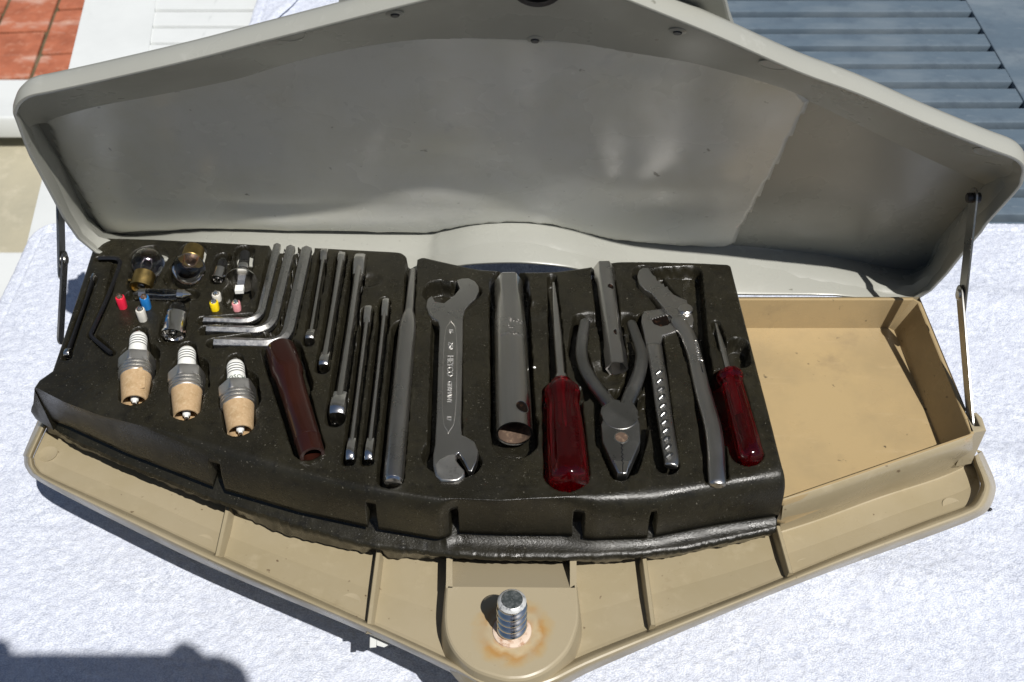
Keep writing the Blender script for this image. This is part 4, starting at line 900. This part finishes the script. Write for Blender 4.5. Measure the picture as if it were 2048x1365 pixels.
# ---- water pump pliers
wp = thing('pump_pliers', 'grey adjustable water pump pliers with toothed open jaw', 'pliers', at(P(1350, 750, -5)))
jaw = [(1286, 535), (1278, 541), (1275, 552), (1279, 569), (1290, 579), (1304, 587), (1322, 610), (1347, 638), (1360, 656), (1386, 652), (1388, 640), (1384, 626), (1376, 612), (1374, 600), (1362, 596), (1347, 589), (1341, 582)]
teeth = [(1338, 580), (1335, 572), (1330, 574), (1327, 566), (1322, 568), (1319, 560), (1315, 562), (1311, 553), (1305, 549), (1297, 536)]
slab('upper_jaw', [P(u, v, 5.) for u, v in jaw+teeth], (0, 0, -10), M['dark_steel'], wp, 1.1, 3)
handle([(1352, 636), (1374, 668), (1389, 712), (1400, 760), (1412, 806), (1425, 852), (1431, 898), (1433, 940), (1435, 972)], [6.2, 5.4, 5.0, 5.2, 5.4, 5.6, 5.6, 5.6, 5.4], 2.5, 0, 'handle', wp, M['dark_steel'], .62)
bh = [(1284, 628), (1291, 621), (1333, 615), (1346, 630), (1352, 640), (1358, 655), (1352, 664), (1326, 671), (1322, 690), (1323, 722), (1300, 722), (1293, 697), (1286, 660), (1282, 643)]
slab('lower_jaw', [P(u, v, 2.) for u, v in bh], (0, 0, -7), M['dark_steel'], wp, 1.2, 3)
wnd = [(1303, 640), (1308, 634), (1313, 637), (1318, 632), (1323, 635), (1328, 630), (1334, 632), (1340, 646), (1336, 650), (1322, 653), (1308, 648)]
slab('slot', [P(u, v, 2.25) for u, v in wnd], (0, 0, -.5), M['hole'], wp, .1, 1)  # dark plate painting the shade of the open slot
for k in range(6):
    p = P(1305+k*5.4, 638-k*1.6, 2.3); V, F = lathe([(-.4, 1.1), (.5, 1.), (.8, .5)], 10); o = mk('tooth', V, F, M['steel'], wp); o.matrix_local = mat_inv(wp) @ frame(p, p+[0, 0, 1.], up=(0, 1, 0))
handle([(1306, 690), (1312, 722), (1319, 762), (1325, 806), (1331, 850), (1338, 892), (1343, 920), (1342, 934)], [6., 5.4, 5.4, 5.2, 5., 5., 4.8, 4.2], 0, .5, 'handle', wp, M['dark_steel'], .62)
for k in range(11):
    u, v = sub((1317, 746), (1338, 912), k/10); p0 = P(u-6+random.uniform(-1, 1), v+3+random.uniform(0, 2), 3.3); p1 = P(u+6+random.uniform(-1.5, 1), v-4+random.uniform(-1, 1), 3.1+random.uniform(0, .4))
    mk('grip_ridge', *sweep([p0, sub(p0, p1, .5)+[0, 0, .7], p1], [1.1, 1.75, 1.1], 10), M['plier_steel'], wp, world=True)
c_ = P(1371, 620, 5.2); V, F = lathe([(-.4, 5.4), (1.2, 5.2), (1.8, 4.4), (1.8, .2)], 24); o = mk('pivot_bolt', V, F, M['steel'], wp); o.matrix_local = mat_inv(wp) @ frame(c_, c_+[0, 0, 1.], up=(0, 1, 0))
slab('adjuster_tooth', [P(u, v, 5.6) for u, v in ((1356, 630), (1362, 624), (1374, 636), (1368, 641))], (0, 0, -1.5), M['chrome'], wp, .3, 1)
ps = [P(u, v, 6.2) for u, v in ((1382, 662), (1387, 660), (1394, 690), (1402, 722), (1408, 742), (1404, 742), (1396, 716), (1387, 686))]
slab('lettering_panel', [p+[0, 0, -1.6] for p in ps], (0, 0, -1.), M['black_steel'], wp, .3, 1)
pd = P(1405, 740, 5)-P(1385, 664, 5); lettering('GERMANY', 4.2, P(1395, 701, 4.8), pd, np.cross([0, 0, 1.], pd), wp, M['chrome'], .2)
# ---- bakelite plug tube
t, L = axis_thing('plug_tube', 'dark brown bakelite plug tube tapering to an open end beside the spark plugs', 'plug wrench', (560, 696), (625, 912), 1.5)
mk('body', *lathe([(0, 7.5), (.8, 9.4), (2.5, 10.2), (L*.22, 10.6), (L*.27, 10.2), (L*.31, 9.0), (L*.5, 8.6), (L*.84, 8.3), (L*.86, 8.3), (L*.865, 8.1), (L*.985, 8.0), (L, 7.6), (L, 5.6), (L-12, 5.2)], 56), M['bakelite'], t, angle=60)
mk('band', *lathe([(L*.855, 8.25), (L*.858, 8.5), (L*.866, 8.5), (L*.869, 8.2)], 56, False, False), M['bakelite'], t)
# ---- spark plugs
def spark_plug(label, a, b, z):
    t, L = axis_thing('spark_plug', label, 'spark plug', a, b, z+.5, z-4.5, group='spark plugs with cardboard sleeves')
    k = L/66.
    mk('terminal', *lathe([(0, 1.6), (.5, 2.0), (2.2, 2.1), (2.6, 1.5), (4, 1.5)], 20), M['steel'], t)
    pr = [(2.6*k, 2.2), (3.0*k, 3.6), (4.2*k, 4.9), (6*k, 5.6)]
    for i in range(4): x = (7.2+i*2.3)*k; pr += [(x, 5.8), (x+.5, 5.8), (x+.7, 5.4), (x+1.2, 5.4), (x+1.4, 5.9)]
    pr += [(17*k, 6.1), (27*k, 6.25)]
    ins = mk('insulator', *lathe(pr, 40), M['ceramic'], t)
    for i in range(4): x = (7.2+i*2.3)*k+.65; mk('groove_line', *lathe([(x, 5.5), (x-.1, 5.75), (x+.62, 5.75), (x+.64, 5.45)], 40, False, False), M['ink'], ins)  # dark rings drawn along the insulator grooves
    mk('hex_nut', *lathe([(25.2*k, 8.2), (26.6*k, 10.4), (27*k, 10.9), (34.4*k, 11.), (35.2*k, 10.4)], 60, flat=lambda r, a_, x: min(hexr(10.6, a_+.3, x), r*1.11)), M['plug_steel'], t, angle=28)
    mk('shell', *lathe([(35*k, 10.2), (35.4*k, 11.1), (36.6*k, 11.2), (37.*k, 10.5), (38*k, 10.5), (38.4*k, 11.4), (40*k, 11.5), (40.5*k, 10.5), (41.2*k, 10.5), (41.6*k, 11.4), (42.6*k, 11.4), (43.2*k, 10.2), (46*k, 9.2)], 48), M['plug_steel'], t)
    sl = mk('cardboard_sleeve', *lathe([(43.*k, 9.6), (43.4*k, 10.0), (47*k, 9.7), (64*k, 8.3), (66*k, 8.2), (66.*k, 7.3), (58*k, 7.5)], 40, False, False), M['card'], t)
    mk('electrode', *lathe([(50*k, 4.2), (62*k, 2.6), (64*k, 2.4), (64.6*k, 1.5), (66.5*k, 1.3), (66.8*k, .5)], 20), M['ceramic'], t)
    mk('ground_strap', *sweep([(58*k, 0, -5.5), (64*k, 0, -5.2), (67*k, 0, -3), (67.4*k, 0, 1)], 1.1, 8, up=(0, 1, 0)), M['steel'], t)
    return t, k
sp1, k1 = spark_plug('leftmost spark plug, paper sleeve split down its side', (278, 664), (269, 806), 2.)
V, F = sweep([(44*k1, -3, 9.6), (52*k1, -4.6, 8.4), (60*k1, -5.6, 7.)], [3.2, 3.6, 2.2], 8, sy=.12); 
mk('sleeve_flap', [(x, -y, z) for x, y, z in V], F, M['card'], sp1)
spark_plug('middle spark plug with plain tan cardboard sleeve', (374, 693), (373, 835), 2.)
sp3, k3 = spark_plug('rightmost spark plug with letters on its white insulator and stained sleeve', (470, 719), (481, 866), 2.)
ring_text(sp3, 'BOSCH', 4.4, 21.6*k3, 6.25, 0.0, M['green_ink'])
# ---- bulbs
def glass_shell(name, prof, t, seg=36): return mk(name, *lathe(prof, seg), M['glass'], t, angle=80)
t, L = axis_thing('bulb', 'round clear glass bulb with brass base pointing down-left', 'light bulb', (303, 502), (284, 570), 3.5, -4.5)
glass_shell('glass_envelope', [(0, .3), (.5, 3.4), (2.5, 7.6), (6, 10.8), (9.5, 12), (13, 11.8), (16, 10.2), (18.5, 8.2), (20.5, 7.2)], t)
mk('brass_base', *lathe([(20, 7.4), (20.4, 7.7), (30.5, 7.7), (31, 8.3), (32.4, 8.3), (32.4, 7.2), (30, 6.6)], 40), M['brass'], t); mk('pin', *lathe([(0, 1.), (2, 1.), (2.3, .6)], 12), M['brass'], t).matrix_local = Matrix.Translation(Vector((28*S, -7.4*S, 3*S))) @ Matrix.Rotation(-math.pi/2, 4, 'Z')
mk('filament', *sweep([(19, -2.5, 0), (12, -3, 1), (9, -1.5, 2), (9, 2, 2), (12, 3, 1), (19, 2.5, 0)], .3, 6), M['steel'], t); mk('contact', *lathe([(29, 4), (31.5, 3), (32, 1)], 16), M['steel'], t)
t, L = axis_thing('bulb', 'upside down clear glass bulb with brass base uppermost', 'light bulb', (389, 500), (366, 577), 2.5)
mk('brass_base', *lathe([(0, 6.6), (.4, 7.4), (11.6, 7.7), (12, 7.3)], 40), M['brass'], t)
glass_shell('glass_envelope', [(11.5, 7.2), (13, 8.2), (16, 10.4), (19.5, 11.8), (23, 11.9), (27, 10.4), (30, 7.4), (31.6, 3.6), (32.2, .4)], t)
mk('filament', *sweep([(12, -2.8, 0), (19, -3.2, 1), (22, -1.2, 2), (22, 1.6, 2), (19, 3.2, 1), (12, 2.8, 0)], .32, 6), M['copper'], t); mk('mount', *lathe([(12, 3.4), (16, 2.6), (17, 1)], 16), M['copper'], t)
t, L = axis_thing('bulb', 'tiny clear bulb with narrow nickel base', 'light bulb', (448, 517), (436, 558), 2, -2.5)
glass_shell('glass_envelope', [(0, .3), (.8, 2.2), (3, 3.6), (7, 3.9), (10, 3.6)], t, 28); mk('metal_base', *lathe([(9, 3.8), (9.4, 4.2), (17, 4.2), (17.4, 4.8), (18.6, 4.8), (18.6, 3.6), (17, 3.2)], 32), M['steel'], t); mk('contact', *lathe([(17, 2.4), (19, 2.2), (19.8, 1)], 16), M['chrome'], t)
mk('pin', *lathe([(0, .7), (1.4, .7), (1.6, .4)], 10), M['chrome'], t).matrix_local = Matrix.Translation(Vector((16*S, 4*S, 1*S))) @ Matrix.Rotation(math.pi/2, 4, 'Z')
t, L = axis_thing('halogen_bulb', 'halogen headlamp bulb with bright round flange and dark tip', 'light bulb', (491, 506), (476, 606), 1.5)
mk('dark_tip', *lathe([(0, 2.6), (1, 3.6), (12, 3.8)], 24), M['rubber'], t); glass_shell('glass_envelope', [(10, 3.6), (14, 4.1), (22, 4.2), (26, 3.8)], t, 28)
V, F = lathe([(12, 3.2), (14, 3.9), (17, 4.3), (19, 3.6), (20, 1.5)], 24); mk('bright_cap', V, F, M['chrome'], t)
mk('stem', *lathe([(19, 2.6), (30, 2.8)], 6), M['steel'], t); mk('flange', *lathe([(29.2, 1), (29.2, 10.8), (29.9, 11.2), (30.6, 11.2), (30.6, 10.5), (30.2, 1)], 44), M['chrome'], t)
mk('terminal', *(lambda b: b)(box(30, 42, -2.6, 2.6, -1, .2)), M['steel'], t, False); mk('insulator_block', *box(38, 44, -3, 3, -.6, 2.4), M['ceramic'], t, False)
t, L = axis_thing('festoon_bulb', 'long clear festoon bulb with pointed metal ends lying crosswise', 'light bulb', (266, 588), (383, 590), .5)
glass_shell('glass_envelope', [(8, 2.6), (8.5, 3.5), (12, 3.8), (L-12, 3.8), (L-8.5, 3.5), (L-8, 2.6)], t, 28)
mk('end_cap', *lathe([(0, .2), (.6, 1), (4, 3.1), (5, 4.1), (9.5, 4.1), (9.8, 3.7)], 28), M['steel'], t); mk('end_cap', *lathe([(L-9.8, 3.7), (L-9.5, 4.1), (L-5, 4.1), (L-4, 3.1), (L-.6, 1), (L, .2)], 28), M['chrome'], t)
mk('filament', *sweep([(9, 0, 0), (L/2, 0, -.6), (L-9, 0, 0)], .3, 6), M['steel'], t)
t, L = axis_thing('bulb', 'bayonet bulb with wide polished nickel base above the middle spark plug', 'light bulb', (358, 607), (346, 670), 3, -3.5)
glass_shell('glass_envelope', [(0, .3), (.6, 3.), (2, 5), (5, 6.3), (9.5, 6.6)], t); mk('metal_base', *lathe([(8.5, 6.8), (9, 7.3), (11, 7.3), (11.4, 7.5), (24, 7.6), (24.6, 8.4), (26, 8.4), (26, 7.2), (24, 6.4)], 40), M['chrome'], t)
mk('pin', *lathe([(0, .9), (1.6, .9), (1.9, .5)], 12), M['copper'], t).matrix_local = Matrix.Translation(Vector((24*S, 7.5*S, 1.5*S))) @ Matrix.Rotation(math.pi/2, 4, 'Z'); mk('contact', *lathe([(24, 3), (26.3, 2.6), (26.8, 1)], 16), M['steel'], t)
# ---- ceramic torpedo fuses standing upright in the foam
def fuse(label, base, h, r, col, top):
    p = P(*base, 0); t = thing('fuse', label, 'fuse', frame(p+[0, 0, -2], p+[0, 0, 10], up=(0, 1, 0)), 'small ceramic fuses stuck in the foam')
    mk('ceramic_body', *lathe([(0, r*.92), (h*.5, r), (h+1.2, r), (h+1.8, r*.92), (h+1.8, r*.5)], 24, flat=lambda q, a, x: q*(1-.12*max(0, math.cos(a*4))**4)), M['fuse_'+col], t)
    mk('metal_tip', *lathe([(h+1.5, r*.72), (h+2.6, r*.7), (h+4.4, r*.3), (h+4.7, .1)], 18), M[top], t)
    mk('fuse_strip', *box(2, h+2, -r*.28, r*.28, 0, 0.01), M[top], t, False) if False else None
fuse('small pinkish red fuse standing left of the festoon bulb', (246, 614), 9.5, 3.2, 'red', 'copper'); fuse('small blue fuse in front of the festoon bulb', (294, 615), 9.8, 3.3, 'blue', 'copper')
fuse('off white fuse in front of the blue fuse', (286, 639), 9.6, 3.2, 'white', 'steel'); fuse('white fuse half hidden behind the yellow one', (435, 600), 6, 3.2, 'white', 'chrome')
fuse('small yellow fuse below the tiny bulb', (431, 619), 7.2, 3.1, 'yellow', 'steel'); fuse('small pink fuse in front of the halogen bulb', (475, 620), 7.2, 3.0, 'pink', 'chrome')
# ---- crumbs
def crumb(label, u, v, z, r, mat):
    p = P(u, v, z); bm = bmesh.new(); bmesh.ops.create_icosphere(bm, subdivisions=2, radius=r*S)
    for vv in bm.verts: vv.co *= random.uniform(.8, 1.2); vv.co.z *= .7
    me = bpy.data.meshes.new('crumb'); bm.to_mesh(me); bm.free(); o = fin('crumb', me, mat); o.location = Vector(p)*S; LAB(o, label, 'crumb')
crumb('small dark crumb on the towel by the right front corner of the box', 1980, 1019, ZT+1.5, 1.6, M['rubber'])
crumb('tiny white crumb on the foam right of the long tube socket', 1069, 735, .5, .9, M['ceramic'])

# ================================================================== PHOTOGRAPHER (stands behind the camera; the shadow of phone and fingers falls on the towel)
rtv = np.array([1., 0, 0])
def C3(x, y, b): return CAM + rtv*x + upv*y - fw*b       # right, up, behind the lens
ph = thing('smartphone', 'dark smartphone held sideways above the towel, throwing the shadow at lower left', 'phone', at(C3(-50, -7, 4)))
pts = []
for cx, cy, a0 in ((22, 27, 0), (-120, 27, 90), (-120, -41, 180), (22, -41, 270)):
    for k in range(7): a = math.radians(a0+k*15); pts.append(C3(cx+5*math.cos(a), cy+5*math.sin(a), 1.2))
slab('case', pts, tuple(-fw*8), M['rubber'], ph, 1.2, 2)
scr = [C3(x, y, 9.3) for x, y in ((-121, -42), (23, -42), (23, 28), (-121, 28))]
mk('screen', scr, [(0, 1, 2, 3)], pm('phone_glass', (.01, .01, .012), .08), ph, world=True)
pv = []; pe = []; pr_ = []
def node(p, r, parent=None):
    pv.append(tuple(np.asarray(p)*S)); pr_.append(r*S)
    if parent is not None: pe.append((parent, len(pv)-1))
    return len(pv)-1
def chain(pts, rad, parent):
    for p, r in zip(pts, rad): parent = node(p, r, parent)
    return parent
pel = node((0, -930, 60), 130); chest = chain([(0, -935, 200), (0, -930, 350), (0, -915, 470)], [125, 130, 120], pel)
neck = chain([(0, -900, 560), (0, -885, 620)], [60, 52], chest); chain([(0, -870, 690), (0, -862, 760), (0, -868, 815)], [72, 84, 58], neck)
for sx in (-1, 1):
    hip = chain([(sx*95, -930, 0), (sx*105, -915, -400), (sx*110, -935, -800), (sx*112, -920, -862)], [88, 62, 42, 40], pel); chain([(sx*120, -830, -868)], [32], hip)
    sh = chain([(sx*120, -910, 500), (sx*185, -900, 480)], [62, 58], chest)
    cx = 50 if sx > 0 else -158
    wr_ = chain([(sx*235, -850, 330), (sx*230, -800, 235), tuple(sub((sx*230, -800, 235), C3(cx, -60, 20), .5)), tuple(C3(cx, -60, 22))], [48, 44, 36, 27], sh)
    palm = chain([tuple(C3(cx-sx*6, -25, 20)), tuple(C3(cx-sx*10, 5, 20))], [22, 20], wr_)
    tipx = 14 if sx > 0 else -103
    for k, (yy, out, ln2) in enumerate(((38, 8, 0), (24, -9, 4), (6, -10, 5), (-12, -9, 3))):
        if k == 0: chain([tuple(C3(cx-sx*18, 18, 16)), tuple(C3(sub(cx-sx*30, tipx, .5), 31, 8)), tuple(C3(tipx-sx*4, 33 if sx > 0 else 36, 5))], [14, 14, 11.], palm)
        else: chain([tuple(C3(cx+sx*2, yy, 8)), tuple(C3(cx-sx*12, yy, -9 if sx < 0 else 2)), tuple(C3(cx-sx*22, yy-2, -9 if sx < 0 else -1))], [8.4, 8, 7], palm)
    chain([tuple(C3(cx-sx*20, -30, 24)), tuple(C3(cx-sx*38, -24, 22)), tuple(C3(cx-sx*56, -18, 19))], [10.5, 9.5, 8.5], palm-1)
me = bpy.data.meshes.new('person'); me.from_pydata(pv, pe, []); po_ = bpy.data.objects.new('person', me); COL.objects.link(po_)
sk_ = po_.modifiers.new('skin', 'SKIN'); 
for i, r in enumerate(pr_): me.skin_vertices[0].data[i].radius = (r, r)
me.skin_vertices[0].data[0].use_root = True
sb_ = po_.modifiers.new('sub', 'SUBSURF'); sb_.levels = 1; sb_.render_levels = 1
dg = bpy.context.evaluated_depsgraph_get(); me2 = bpy.data.meshes.new_from_object(po_.evaluated_get(dg)); po_.modifiers.clear(); po_.data = me2
for m_ in (pm('skin', (.45, .26, .18), .55), pm('navy_shirt', (.03, .045, .09), .9, bump=(200, .3, .5)), pm('grey_trousers', (.08, .08, .085), .9)): me2.materials.append(m_)
for p in me2.polygons:
    c = p.center/S; p.use_smooth = True
    p.material_index = 0 if (c.z > 590 or c.y > -690) else (1 if c.z > 40 else 2)
LAB(po_, 'person in a navy shirt and grey trousers holding up a phone behind the camera', 'person')
